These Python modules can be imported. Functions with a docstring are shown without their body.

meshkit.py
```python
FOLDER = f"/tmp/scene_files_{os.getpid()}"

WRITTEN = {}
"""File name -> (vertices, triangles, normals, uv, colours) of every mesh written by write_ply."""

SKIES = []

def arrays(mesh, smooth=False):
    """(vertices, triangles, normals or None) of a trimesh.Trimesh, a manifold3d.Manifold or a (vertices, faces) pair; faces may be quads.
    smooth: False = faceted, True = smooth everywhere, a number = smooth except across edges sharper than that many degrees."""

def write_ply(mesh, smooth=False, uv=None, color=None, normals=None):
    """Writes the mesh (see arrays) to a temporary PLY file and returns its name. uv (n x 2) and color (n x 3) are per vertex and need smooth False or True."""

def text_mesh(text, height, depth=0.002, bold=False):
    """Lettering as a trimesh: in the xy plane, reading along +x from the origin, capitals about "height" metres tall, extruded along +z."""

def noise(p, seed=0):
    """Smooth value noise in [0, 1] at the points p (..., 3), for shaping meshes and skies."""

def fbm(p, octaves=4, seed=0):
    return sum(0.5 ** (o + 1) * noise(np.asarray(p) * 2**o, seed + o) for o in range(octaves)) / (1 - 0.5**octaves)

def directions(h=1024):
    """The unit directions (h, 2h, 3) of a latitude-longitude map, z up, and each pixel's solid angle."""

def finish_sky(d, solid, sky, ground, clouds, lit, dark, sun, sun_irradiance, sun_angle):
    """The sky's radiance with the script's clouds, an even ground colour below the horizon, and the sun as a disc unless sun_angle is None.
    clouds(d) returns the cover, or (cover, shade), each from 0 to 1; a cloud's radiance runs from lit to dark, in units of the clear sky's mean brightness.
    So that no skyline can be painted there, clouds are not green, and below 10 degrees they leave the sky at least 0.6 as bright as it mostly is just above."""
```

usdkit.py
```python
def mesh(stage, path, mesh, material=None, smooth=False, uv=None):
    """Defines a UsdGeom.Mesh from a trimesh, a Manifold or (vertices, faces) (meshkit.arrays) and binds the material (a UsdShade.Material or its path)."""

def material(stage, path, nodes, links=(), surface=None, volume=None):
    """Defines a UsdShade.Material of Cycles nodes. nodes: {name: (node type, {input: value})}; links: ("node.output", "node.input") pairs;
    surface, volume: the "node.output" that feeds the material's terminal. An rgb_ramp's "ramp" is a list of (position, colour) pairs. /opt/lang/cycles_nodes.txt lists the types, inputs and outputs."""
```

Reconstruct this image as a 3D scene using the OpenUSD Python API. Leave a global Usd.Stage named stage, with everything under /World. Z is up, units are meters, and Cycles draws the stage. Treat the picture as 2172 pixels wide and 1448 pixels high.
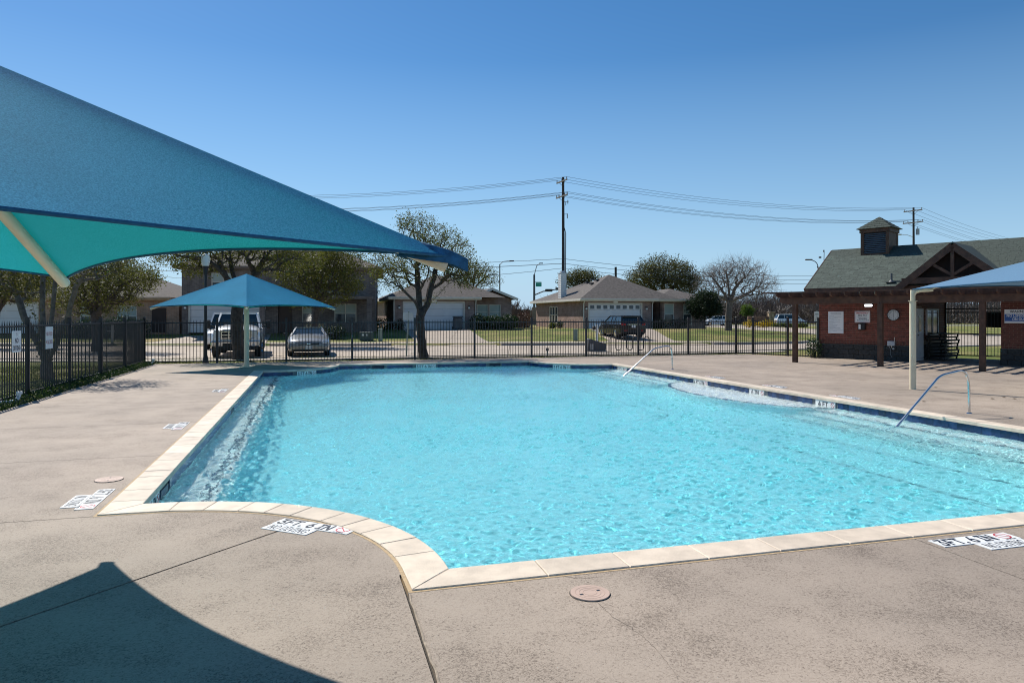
import math, random
import numpy as np, trimesh, shapely, usdkit, meshkit
from shapely.geometry import Polygon, LineString, Point, box as sbox
from shapely.ops import unary_union
from pxr import Usd, UsdGeom, UsdLux, UsdShade, Gf, Sdf, Vt

stage = Usd.Stage.CreateInMemory()
UsdGeom.SetStageUpAxis(stage, "Z"); UsdGeom.SetStageMetersPerUnit(stage, 1.0)
UsdGeom.Xform.Define(stage, "/World"); UsdGeom.Scope.Define(stage, "/World/Looks")

# ---------------------------------------------------------------- camera, sky, sun, exposure
EYE = 1.75
cam = UsdGeom.Camera.Define(stage, "/World/camera")
cam.AddTranslateOp().Set((0, 0, EYE)); cam.AddRotateXYZOp().Set((90, 0, 0))
cam.CreateHorizontalApertureAttr(36.0); cam.CreateFocalLengthAttr(36 * 1490 / 2172)
cam.CreateVerticalApertureOffsetAttr(-0.895)
cam.CreateClippingRangeAttr((0.05, 5000)); cam.CreateExposureAttr(0.35)
SUN = np.array([-0.62, 0.74, 1.0]); SUN /= np.linalg.norm(SUN)
dome = UsdLux.DomeLight.Define(stage, "/World/sky"); dome.CreateIntensityAttr(1.0)
sky_m = usdkit.material(stage, "/World/Looks/sky", {
    "s": ("sky_texture", {"sky_type": "single_scattering", "sun_disc": False, "sun_elevation": float(math.asin(SUN[2])),
          "sun_rotation": float(math.atan2(SUN[0], SUN[1])), "altitude": 200.0, "air_density": 1.0, "aerosol_density": 0.15, "ozone_density": 2.6}),
    "h": ("hsv", {"hue": .5, "saturation": 1.3, "value": 1.0, "fac": 1.0}), "tc": ("texture_coordinate", {}), "xyz": ("separate_xyz", {}), "hz": ("rgb_ramp", {"ramp": [(0.0, (.88,) * 3), (.06, (.72,) * 3), (.16, (.38,) * 3), (.34, (0.0,) * 3)]}),
    "mx": ("mix_color", {"b": (3.7, 5.9, 8.3), "use_clamp": False}), "b": ("background_shader", {"strength": 0.084})},
    [("s.color", "h.color"), ("tc.generated", "xyz.vector"), ("xyz.z", "hz.fac"), ("hz.color", "mx.fac"), ("h.color", "mx.a"), ("mx.result", "b.color")], surface="b.background")
UsdShade.MaterialBindingAPI.Apply(dome.GetPrim()).Bind(sky_m)
dome.GetPrim().SetCustomDataByKey("kind", "structure")
sun = UsdLux.DistantLight.Define(stage, "/World/sun")
sun.CreateNormalizeAttr(True); sun.CreateIntensityAttr(1.15); sun.CreateAngleAttr(0.5); sun.CreateColorAttr((1.0, 0.955, 0.88))
sun.AddRotateXYZOp().Set((0, math.degrees(math.acos(SUN[2])), math.degrees(math.atan2(SUN[1], SUN[0]))))

# ---------------------------------------------------------------- helpers
rng = np.random.default_rng(7); random.seed(7)
TH = math.radians(15.8); CU, SU = math.cos(TH), math.sin(TH)
UV2 = np.array([[CU, -SU], [SU, CU]])          # pool axes: u to the right along the far edge, v away along the long edge
def W(u, v, z=0.0): return np.array([CU * u - SU * v, SU * u + CU * v, z])
def at(px, py, d): return np.array([(px - 1086) / 1490 * d, d, EYE - (py - 670) / 1490 * d])
def gx(px, d): return (px - 1086) / 1490 * d
_used = {}
def path_for(name, parent):
    base = f"{parent}/{name}"
    k = _used.get(base, 0); _used[base] = k + 1
    return base if k == 0 else f"{base}_{k:03d}"
def setd(prim, **kw):
    for k, v in kw.items():
        if v: prim.SetCustomDataByKey(k, v)
def obj(name, mesh, mat, parent="/World", smooth=False, **kw):
    p = path_for(name, parent)
    if isinstance(mesh, MB): mesh = mesh.mesh()
    m = usdkit.mesh(stage, p, mesh, mat, smooth=smooth)
    if kw: setd(m.GetPrim(), **kw)
    return p
def thing(name, label=None, category=None, loc=(0, 0, 0), rotz=0.0, group=None, kind=None):
    p = path_for(name, "/World"); x = UsdGeom.Xform.Define(stage, p)
    x.AddTranslateOp().Set(tuple(float(a) for a in loc)); x.AddRotateZOp().Set(float(rotz))
    setd(x.GetPrim(), label=label, category=category, group=group, kind=kind)
    return p
def copy_of(src, label, loc, rotz=0.0, name=None):
    sp = stage.GetPrimAtPath(src); cd = sp.GetCustomData()
    base = name or src.split("/")[-1]
    p = path_for(base, "/World"); x = UsdGeom.Xform.Define(stage, p)
    x.GetPrim().GetReferences().AddInternalReference(src)
    x.GetPrim().SetInstanceable(True)
    x.GetTranslateOp().Set(tuple(float(a) for a in loc)) if False else None
    for op in x.GetOrderedXformOps():
        if op.GetOpType() == UsdGeom.XformOp.TypeTranslate: op.Set(tuple(float(a) for a in loc))
        elif op.GetOpType() == UsdGeom.XformOp.TypeRotateZ: op.Set(float(rotz))
    setd(x.GetPrim(), label=label, category=cd.get("category"), group=cd.get("group"))
    return p

def tf(m, loc=(0, 0, 0), rz=0.0, R=None):
    M4 = np.eye(4)
    if R is not None: M4[:3, :3] = R
    elif rz: c, s = math.cos(rz), math.sin(rz); M4[:2, :2] = [[c, -s], [s, c]]
    M4[:3, 3] = loc
    m = m.copy(); m.apply_transform(M4); return m
UVR = np.array([[CU, -SU, 0], [SU, CU, 0], [0, 0, 1.0]])
def frame(x, y, z): return np.stack([x, y, z], 1)
def unit(a): a = np.asarray(a, float); return a / np.linalg.norm(a)

class MB:
    """collects shapes into one mesh"""
    def __init__(s): s.v, s.f, s.n = [], [], 0
    def add(s, v, f):
        v = np.asarray(v, float); f = np.asarray(f, int)
        if f.shape[1] == 4: f = np.vstack([f[:, [0, 1, 2]], f[:, [0, 2, 3]]])
        s.v.append(v); s.f.append(f + s.n); s.n += len(v); return s
    def tm(s, m): return s.add(m.vertices, m.faces)
    def box(s, c, size, rz=0.0, R=None):
        m = trimesh.creation.box(size); return s.tm(tf(m, c, rz, R))
    def bar(s, a, b, w, h=None, up=(0, 0, 1)):
        a, b = np.asarray(a, float), np.asarray(b, float); x = unit(b - a); up = np.asarray(up, float)
        if abs(x @ up) > .98: up = np.array([1.0, 0, 0])
        y = unit(np.cross(up, x)); z = np.cross(x, y)
        return s.tm(tf(trimesh.creation.box([np.linalg.norm(b - a), w, h or w]), (a + b) / 2, R=frame(x, y, z)))
    def tube(s, pts, r, n=10, cap=True):
        v, f = tube(pts, r, n, cap); return s.add(v, f)
    def cyl(s, c, r, h, n=20, axis="z", r2=None):
        v, f = tube([(0, 0, -h / 2), (0, 0, h / 2)], [r, r if r2 is None else r2], n)
        if axis == "x": v = v[:, [2, 0, 1]]
        if axis == "y": v = v[:, [1, 2, 0]]
        return s.add(v + np.asarray(c, float), f)
    def quad(s, a, b, c, d): return s.add([a, b, c, d], [[0, 1, 2, 3]])
    def mesh(s): return trimesh.Trimesh(np.vstack(s.v), np.vstack(s.f), process=False)
    def rot(s, R=None, loc=(0, 0, 0), rz=0.0): return tf(s.mesh(), loc, rz, R)

def tube(points, radii, n=8, cap=True):
    p = np.asarray(points, float); r = np.broadcast_to(np.asarray(radii, float), (len(p),))
    t = np.gradient(p, axis=0); t /= np.linalg.norm(t, axis=1, keepdims=True) + 1e-12
    ref = np.array([0, 0, 1.0]) if abs(t[0, 2]) < .9 else np.array([1.0, 0, 0])
    a = unit(np.cross(t[0], ref)); A = []
    for ti in t:
        a = a - ti * (a @ ti); a = a / (np.linalg.norm(a) + 1e-12); A.append(a)
    A = np.array(A); B = np.cross(t, A); ang = np.arange(n) * 2 * np.pi / n
    v = p[:, None] + r[:, None, None] * (np.cos(ang)[None, :, None] * A[:, None] + np.sin(ang)[None, :, None] * B[:, None])
    i, j = np.meshgrid(np.arange(len(p) - 1), np.arange(n), indexing="ij")
    q = np.stack([i * n + j, i * n + (j + 1) % n, (i + 1) * n + (j + 1) % n, (i + 1) * n + j], -1).reshape(-1, 4)
    v = v.reshape(-1, 3); f = np.vstack([q[:, [0, 1, 2]], q[:, [0, 2, 3]]])
    if cap:
        v = np.vstack([v, p[0], p[-1]]); k = len(v) - 2; L = (len(p) - 1) * n; j = np.arange(n)
        f = np.vstack([f, np.stack([np.full(n, k), (j + 1) % n, j], 1), np.stack([np.full(n, k + 1), L + j, L + (j + 1) % n], 1)])
    return v, f
def arc(c, a, b, t0, t1, n=10):
    c, a, b = map(lambda q: np.asarray(q, float), (c, a, b))
    return [c + a * math.cos(t) + b * math.sin(t) for t in np.linspace(t0, t1, n)]
def bevel_path(pts, r, n=6):
    P = [np.asarray(p, float) for p in pts]; out = [P[0]]
    for i in range(1, len(P) - 1):
        d0, d1 = unit(P[i - 1] - P[i]), unit(P[i + 1] - P[i])
        a, b = P[i] + d0 * r, P[i] + d1 * r
        for t in np.linspace(0, 1, n): out.append((1 - t) ** 2 * a + 2 * t * (1 - t) * P[i] + t * t * b)
    return out + [P[-1]]
def extrude(poly, h):
    ps = [poly] if poly.geom_type == "Polygon" else [g for g in poly.geoms if g.geom_type == "Polygon"]
    ms = [trimesh.creation.extrude_polygon(p, h, engine="earcut") for p in ps if p.area > 1e-6]
    return trimesh.util.concatenate(ms)
def slab(poly, z0, z1): return tf(extrude(poly, z1 - z0), (0, 0, z0))
def flat(poly, z):
    ps = [poly] if poly.geom_type == "Polygon" else list(poly.geoms); mb = MB()
    for p in ps:
        v, f = trimesh.creation.triangulate_polygon(p, engine="earcut")
        v = np.column_stack([v, np.full(len(v), z)]); f = np.asarray(f)
        n = np.cross(v[f[:, 1]] - v[f[:, 0]], v[f[:, 2]] - v[f[:, 0]])[:, 2]; f[n < 0] = f[n < 0][:, ::-1]
        mb.add(v, f)
    return mb.mesh()
def stone(ring, z0, z1, cham=.006):
    """a convex piece with a softened upper edge"""
    r = np.asarray(ring, float); c = r.mean(0); d = c - r; L = np.linalg.norm(d, axis=1, keepdims=True)
    inner = r + d / L * cham * 1.4; n = len(r)
    v = np.vstack([np.column_stack([r, np.full(n, z0)]), np.column_stack([r, np.full(n, z1 - cham)]), np.column_stack([inner, np.full(n, z1)])])
    f = []
    for k in range(2):
        for i in range(n):
            j = (i + 1) % n; f += [[k * n + i, k * n + j, (k + 1) * n + j], [k * n + i, (k + 1) * n + j, (k + 1) * n + i]]
    for i in range(1, n - 1): f.append([2 * n, 2 * n + i, 2 * n + i + 1])
    return trimesh.Trimesh(v, f, process=False)
def rbox(size, c=.01):
    """box with chamfered edges, centred"""
    import manifold3d as m3
    x, y, z = [a / 2 for a in size]; pts = []
    for sx in (-1, 1):
        for sy in (-1, 1):
            for sz in (-1, 1):
                pts += [(sx * (x - c), sy * (y - c), sz * z), (sx * (x - c), sy * y, sz * (z - c)), (sx * x, sy * (y - c), sz * (z - c))]
    return trimesh.convex.convex_hull(np.array(pts))
def text(s, h, depth=.003, bold=True, width=None):
    m = meshkit.text_mesh(s, h, depth, bold)
    b = m.bounds; m.apply_translation([-(b[0, 0] + b[1, 0]) / 2, -(b[0, 1] + b[1, 1]) / 2, 0])
    if width: m.apply_scale([width / (b[1, 0] - b[0, 0]), 1, 1])
    return m

# ---------------------------------------------------------------- materials
LK = "/World/Looks"; _mats = {}
def lerp(a, b, t): return tuple(np.array(a) * (1 - t) + np.array(b) * t)
def mat(name, col, rough=.6, metal=0.0, var=.12, vs=2.0, bump=0.0, bs=60.0, spec=.4, col2=None, rand=0.0, island=0.0, coat=0.0, lo=.35, hi=.65, detail=5.0, stretch=None, emit=0.0, bdist=.01):
    if name in _mats: return _mats[name]
    c1, c2 = (np.array(col) * (1 - var), np.array(col2) if col2 is not None else np.minimum(np.array(col) * (1 + var), 1))
    n = {"g": ("geometry", {}), "m": ("mapping", {"scale": stretch or (1, 1, 1)}), "n": ("noise_texture", {"scale": vs, "detail": detail, "roughness": .6}),
         "r": ("rgb_ramp", {"ramp": [(lo, c1), (hi, c2)]}), "p": ("principled_bsdf", {"roughness": rough, "metallic": metal, "specular_ior_level": spec, "coat_weight": coat})}
    L = [("g.position", "m.vector"), ("m.vector", "n.vector"), ("n.fac", "r.fac")]
    out = "r.color"
    if rand or island:
        n["o"] = ("object_info", {}) if rand else ("geometry", {})
        k = rand or island
        n["mr"] = ("map_range", {"from_min": 0, "from_max": 1, "to_min": 1 - k, "to_max": 1 + k})
        n["h"] = ("hsv", {"hue": .5, "saturation": 1.0, "fac": 1.0})
        L += [("o.random" if rand else "o.random_per_island", "mr.value"), ("mr.result", "h.value"), (out, "h.color")]; out = "h.color"
    L.append((out, "p.base_color"))
    if bump:
        n["bn"] = ("noise_texture", {"scale": bs, "detail": 3.0}); n["b"] = ("bump", {"strength": bump, "distance": bdist})
        L += [("m.vector", "bn.vector"), ("bn.fac", "b.height"), ("b.normal", "p.normal")]
    if emit: n["p"][1].update({"emission_color": tuple(col), "emission_strength": emit})
    _mats[name] = usdkit.material(stage, f"{LK}/{name}", n, L, surface="p.BSDF"); return _mats[name]

# pool deck: sprayed concrete, pale trowelled flats over a darker speckled ground
_mats["deck"] = usdkit.material(stage, f"{LK}/deck", {
    "g": ("geometry", {}), "big": ("noise_texture", {"scale": 1.6, "detail": 6.0, "roughness": .68}), "mid": ("noise_texture", {"scale": 7.0, "detail": 4.0, "roughness": .6}),
    "fine": ("noise_texture", {"scale": 64.0, "detail": 4.0, "roughness": .62, "distortion": 1.2}),
    "tone": ("noise_texture", {"scale": .33, "detail": 3.0}),
    "a": ("math", {"math_type": "multiply_add", "value2": .34, "value3": 0.0}), "b": ("math", {"math_type": "multiply_add", "value2": .62}), "c": ("math", {"math_type": "add"}),
    "ramp": ("rgb_ramp", {"ramp": [(.375, (.18, .145, .115)), (.42, (.265, .216, .172)), (.462, (.352, .291, .236)), (.55, (.402, .335, .273))]}),
    "t2": ("rgb_ramp", {"ramp": [(.35, (.82, .81, .80)), (.65, (1.08, 1.05, 1.02))]}), "mul": ("mix_color", {"blend_type": "multiply", "fac": 1.0, "use_clamp": False}),
    "bp": ("bump", {"strength": .5, "distance": .006}), "p": ("principled_bsdf", {"roughness": .78, "specular_ior_level": .3})},
    [("g.position", "big.vector"), ("g.position", "mid.vector"), ("g.position", "fine.vector"), ("g.position", "tone.vector"),
     ("big.fac", "a.value1"), ("fine.fac", "b.value1"), ("a.value", "b.value3"), ("mid.fac", "c.value1"), ("b.value", "c.value2"),
     ("c.value", "ramp.fac2") if False else ("b.value", "ramp.fac"), ("tone.fac", "t2.fac"), ("ramp.color", "mul.a"), ("t2.color", "mul.b"), ("mul.result", "p.base_color"),
     ("fine.fac", "bp.height"), ("bp.normal", "p.normal")], surface="p.BSDF")
DECK = _mats["deck"]
COPING = mat("coping_stone", (.63, .525, .41), .6, var=.16, vs=4.5, bump=.25, bs=70, rand=.10, lo=.28, hi=.62, detail=8.0, spec=.3, stretch=(1, 1, 1))
GROUT = mat("sandy_grout", (.46, .33, .19), .85, var=.2, vs=30)
DARKGAP = mat("dark_gap", (.05, .045, .04), .9)
PLASTER = mat("pool_plaster", (.82, .94, .94), .7, var=.05, vs=1.2, bump=.1, bs=30)
BENCHP = mat("bench_plaster", (.88, .89, .86), .7, var=.08, vs=2.0)
BLUETILE = mat("blue_glazed_tile", (.022, .05, .13), .14, var=.35, vs=6, rand=.35, spec=.5)
NAVY = mat("navy_tile", (.012, .02, .05), .25, var=.3, vs=8)
WHITEP = mat("white_plate", (.80, .80, .78), .4, var=.03)
INK = mat("black_ink", (.018, .02, .03), .5)
RED = mat("red_ink", (.5, .03, .04), .5)
BLUEINK = mat("blue_print", (.03, .10, .32), .45)
STEEL = mat("stainless_steel", (.62, .63, .64), .16, metal=1.0, var=.04)
FENCE = mat("black_fence_paint", (.012, .013, .017), .38, var=.2, vs=5, spec=.5)
CREAM = mat("cream_pole_paint", (.66, .58, .42), .42, var=.05, vs=3)
WOOD = mat("red_brown_stained_wood", (.086, .040, .022), .62, var=.35, vs=5, stretch=(1, 1, 1), bump=.25, bs=25, rand=.12)
BRICK = mat("red_brick", (.19, .054, .036), .8, var=.28, vs=9, bump=.4, bs=40, rand=.30)
MORTAR = mat("tan_mortar", (.30, .21, .15), .9, var=.12, vs=12)
BLOCK = mat("dark_split_block", (.040, .041, .040), .9, var=.3, vs=14, bump=.8, bs=22, bdist=.02, rand=.12)
SHINGLE = mat("green_shingle", (.066, .084, .070), .9, var=.22, vs=14, bump=.3, bs=60, rand=.17)
SHINGLE_I = mat("green_shingle_field", (.066, .084, .070), .9, var=.22, vs=14, bump=.3, bs=60, island=.17)
ASPHALT_ROOF = mat("brown_roof_shingle", (.105, .09, .08), .9, var=.3, vs=5, bump=.3, bs=20)
LOUVER = mat("slate_blue_louver", (.13, .155, .19), .5, var=.1)
PLASTIC_BLK = mat("black_plastic", (.02, .02, .022), .5)
RUBBER = mat("tyre_rubber", (.018, .018, .018), .8)
CONC = mat("street_concrete", (.375, .310, .245), .85, var=.10, vs=.8, bump=.2, bs=40, rand=.05)
WALKC = mat("pavement_concrete", (.43, .37, .30), .85, var=.10, vs=1.5, bump=.2, bs=40, rand=.05)
KERB = mat("kerb_concrete", (.34, .30, .26), .85, var=.15, vs=2)
WHITETRIM = mat("cream_trim", (.62, .58, .50), .55, var=.05)
DOORW = mat("white_garage_door", (.66, .65, .64), .5, var=.04)
GREENBOX = mat("green_metal", (.03, .12, .075), .5)
GREYGREEN = mat("grey_green_metal", (.22, .27, .24), .5)
UTIL = mat("dark_grey_metal", (.06, .065, .075), .5, var=.2)
BARK = mat("bark", (.060, .048, .040), .9, var=.4, vs=7, bump=.8, bs=22, bdist=.03)
BARK_G = mat("grey_bark", (.13, .11, .095), .9, var=.35, vs=7, bump=.8, bs=22, bdist=.03)
LAMPGLASS = mat("frosted_lamp_glass", (.75, .75, .70), .5)
POLEW = mat("utility_pole_wood", (.045, .04, .038), .85, var=.3, vs=3)
INSUL = mat("grey_insulator", (.22, .22, .22), .4)
WIRE = mat("wire", (.05, .055, .065), .6)
def leafmat(name, col, col2, trans=.35):
    usdkit.material(stage, f"{LK}/{name}", {"g": ("geometry", {}), "r": ("rgb_ramp", {"ramp": [(0, col), (.6, lerp(col, col2, .5)), (1, col2)]}),
        "p": ("principled_bsdf", {"roughness": .55, "specular_ior_level": .3}), "t": ("translucent_bsdf", {}), "h": ("hsv", {"hue": .5, "saturation": 1.15, "value": 1.5, "fac": 1.0}), "x": ("mix_closure", {"fac": trans})},
        [("g.random_per_island", "r.fac"), ("r.color", "p.base_color"), ("r.color", "h.color"), ("h.color", "t.color"), ("p.BSDF", "x.closure1"), ("t.BSDF", "x.closure2")], surface="x.closure")
    _mats[name] = UsdShade.Material.Get(stage, f"{LK}/{name}"); return _mats[name]
LEAF_OLIVE = leafmat("olive_leaf", (.085, .090, .020), (.26, .24, .065))
LEAF_DARK = leafmat("dark_leaf", (.018, .030, .012), (.06, .085, .028), .25)
LEAF_OAK = leafmat("live_oak_leaf", (.075, .075, .024), (.20, .185, .065), .34)
LEAF_HEDGE = leafmat("hedge_leaf", (.02, .04, .012), (.06, .10, .025), .25)
LEAF_GROUND = leafmat("ground_cover_leaf", (.03, .055, .015), (.11, .15, .04), .3)
BLADE = leafmat("grass_blade", (.09, .11, .025), (.24, .21, .085), .3)
YELLOW = leafmat("yellow_flower", (.5, .36, .02), (.65, .5, .04), .2)
TWIG = mat("grey_twig", (.25, .20, .17), .9, var=.25, vs=3)
_mats["canopy"] = usdkit.material(stage, f"{LK}/canopy", {
    "tc": ("texture_coordinate", {}), "g": ("geometry", {}), "n": ("noise_texture", {"scale": 130.0, "detail": 3.0, "roughness": .7}), "n2": ("noise_texture", {"scale": 1.1, "detail": 4.0}),
    "mp": ("mapping", {"scale": (1, 1, 1)}), "r": ("rgb_ramp", {"ramp": [(.40, (.010, .165, .335)), (.60, (.058, .355, .60))]}), "r2": ("rgb_ramp", {"ramp": [(.3, (.9, .9, .9)), (.7, (1.08, 1.08, 1.08))]}),
    "mul": ("mix_color", {"blend_type": "multiply", "fac": 1.0, "use_clamp": False}), "b": ("bump", {"strength": .35, "distance": .004}),
    "p": ("principled_bsdf", {"roughness": .85, "specular_ior_level": .05, "sheen_weight": .0}), "t": ("translucent_bsdf", {"color": (.014, .36, .31)}), "x": ("mix_closure", {"fac": .30})},
    [("g.position", "n.vector"), ("g.position", "n2.vector"), ("n.fac", "r.fac"), ("n2.fac", "r2.fac"), ("r.color", "mul.a"), ("r2.color", "mul.b"), ("mul.result", "p.base_color"),
     ("n.fac", "b.height"), ("b.normal", "p.normal"), ("b.normal", "t.normal"), ("p.BSDF", "x.closure1"), ("t.BSDF", "x.closure2")], surface="x.closure")
CANOPY = _mats["canopy"]
usdkit.material(stage, f"{LK}/sheen_canopy", {"g": ("geometry", {}), "n": ("noise_texture", {"scale": 90.0, "detail": 3.0}), "r": ("rgb_ramp", {"ramp": [(.3, (.13, .27, .43)), (.7, (.20, .36, .53))]}), "p": ("principled_bsdf", {"roughness": .7, "specular_ior_level": .3}), "t": ("translucent_bsdf", {"color": (.03, .075, .115)}), "x": ("mix_closure", {"fac": .3})},
    [("g.position", "n.vector"), ("n.fac", "r.fac"), ("r.color", "p.base_color"), ("p.BSDF", "x.closure1"), ("t.BSDF", "x.closure2")], surface="x.closure")
CANOPY_SHEEN = UsdShade.Material.Get(stage, f"{LK}/sheen_canopy")  # base colour lightened to carry the glancing sheen of its sunlit top
HEM = mat("canopy_hem", (.014, .095, .19), .8, var=.15, vs=30)
def glassmat(name, tint, ior=1.45, rough=.02):
    usdkit.material(stage, f"{LK}/{name}", {"t": ("transparent_bsdf", {"color": tint}), "g": ("glossy_bsdf", {"roughness": rough, "color": (1, 1, 1)}), "f": ("fresnel", {"IOR": ior}), "x": ("mix_closure", {})},
        [("f.fac", "x.fac"), ("t.BSDF", "x.closure1"), ("g.BSDF", "x.closure2")], surface="x.closure")
    _mats[name] = UsdShade.Material.Get(stage, f"{LK}/{name}"); return _mats[name]
PANE = glassmat("window_pane", (.75, .8, .8)); CARGLASS = glassmat("car_glass", (.20, .26, .26), 1.6)

# grass and soil of the plots
_mats["lawn"] = usdkit.material(stage, f"{LK}/lawn", {
    "g": ("geometry", {}), "n": ("noise_texture", {"scale": .22, "detail": 6.0, "roughness": .65}), "n2": ("noise_texture", {"scale": 9.0, "detail": 5.0, "roughness": .7}), "n3": ("noise_texture", {"scale": 55.0, "detail": 3.0}),
    "a": ("math", {"math_type": "multiply_add", "value2": .45}), "m": ("math", {"math_type": "multiply", "value2": .62}),
    "r": ("rgb_ramp", {"ramp": [(.43, (.065, .105, .02)), (.53, (.16, .18, .045)), (.60, (.29, .235, .10)), (.68, (.36, .275, .14))]}),
    "b": ("bump", {"strength": .8, "distance": .04}), "p": ("principled_bsdf", {"roughness": .9, "specular_ior_level": .15})},
    [("g.position", "n.vector"), ("g.position", "n2.vector"), ("g.position", "n3.vector"), ("n.fac", "m.value1"), ("m.value", "a.value3"), ("n2.fac", "a.value1"),
     ("a.value", "r.fac"), ("r.color", "p.base_color"), ("n3.fac", "b.height"), ("b.normal", "p.normal")], surface="p.BSDF")
LAWN = _mats["lawn"]
# ---------------------------------------------------------------- pool
U0, U1, V0, V1, RC = -1.52, 10.45, 7.20, 23.55, 2.42
VA, VB = V0 - RC, V1 + RC
def arcpts(c, a0, a1, r=RC, n=25): return [(c[0] + r * math.cos(t), c[1] + r * math.sin(t)) for t in np.linspace(math.radians(a0), math.radians(a1), n)]
SEGS = [  # name, points, visible tiles
    ("arc_fl", arcpts((U0, VA), 90, 0)), ("front", [(U0 + RC, VA), (U1 - RC, VA)]), ("arc_fr", arcpts((U1, VA), 180, 90)),
    ("right", [(U1, V0), (U1, V1)]), ("arc_br", arcpts((U1, VB), 270, 180)), ("back", [(U1 - RC, VB), (U0 + RC, VB)]),
    ("arc_bl", arcpts((U0, VB), 360, 270)), ("left", [(U0, V1), (U0, V0)])]
ring = []
for _, p in SEGS: ring += p[:-1]
POOL = Polygon(ring)
POOL = POOL if POOL.exterior.is_ccw else Polygon(ring[::-1])
WALL = POOL.buffer(.03, join_style="mitre", mitre_limit=3)
OUTER = POOL.buffer(.305, join_style="mitre", mitre_limit=3, quad_segs=24)
GROUTP = OUTER.buffer(.024, join_style="mitre", mitre_limit=3)
WZ = -0.165

def seg_frames(pts):
    p = np.array(pts, float); d = np.diff(p, axis=0); L = np.r_[0, np.cumsum(np.linalg.norm(d, axis=1))]
    return p, L
def along(pts, s):
    p, L = seg_frames(pts); q = np.array([np.interp(s, L, p[:, 0]), np.interp(s, L, p[:, 1])]); e = .01
    a = np.array([np.interp(max(s - e, 0), L, p[:, k]) for k in (0, 1)]); b = np.array([np.interp(min(s + e, L[-1]), L, p[:, k]) for k in (0, 1)])
    t = unit(b - a); return q, t, np.array([t[1], -t[0]])      # right-hand normal = outwards for a counter-clockwise ring

# deck slabs
W0 = np.array([12.89, 29.5]); BD = unit([.69, -.725]); BN = unit([.725, .69])      # bath house: corner, along its wall, away from the pool
def to_uv(p): p = np.asarray(p, float); return np.array([CU * p[0] + SU * p[1], -SU * p[0] + CU * p[1]])
deck_poly = Polygon([(-5.55, -7), (30, -7), tuple(to_uv(W0 + 15 * BD + 6 * BN)), tuple(to_uv(W0 + 15 * BD + 3.9 * BN)), tuple(to_uv(W0 + .2 * BD + 3.9 * BN)), tuple(to_uv(W0 - .1 * BD)), (19.2, 28.15), (-5.55, 28.15)])
cuts = [([(-6, 6.92), (-1.8, 6.9)], .006), ([(-.02, 6.28), (-1.7, 4.6), (-8, -1.7)], .010), ([(U0 + RC - .33, VA), (U0 + RC - .36, -8)], .011), ([(4.55, VA), (4.5, -8)], .005), ([(8.6, VA), (8.6, -8)], .005)]
for v in (9.7, 12.6, 15.5, 18.4, 21.3, 24.2): cuts.append(([(-6, v), (-1.7, v)], .005))
for v in (7.0, 9.9, 13.0, 16.2, 19.4, 22.6, 25.6): cuts.append(([(10.7, v), (30, v + .25)], .004))
for u in (0.8, 4.5, 8.1): cuts.append(([(u, 26), (u, 29)], .004))
pq = to_uv(np.array([12.8, 24.4]) - 12 * BD); pr = to_uv(np.array([12.8, 24.4]) + 16 * BD)
cuts.append(([tuple(pq - .25 * np.array([.885, .467])), tuple(pr - .25 * np.array([.885, .467]))], .006))
cuts.append(([(14.4, 3), (14.6, 29)], .004))
gaps = unary_union([LineString(l).buffer(w, cap_style="flat") for l, w in cuts])
pieces = deck_poly.difference(GROUTP).difference(gaps)
deck = thing("pool_deck", "sprayed beige concrete pool deck with saw cut joints", kind="structure")
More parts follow.
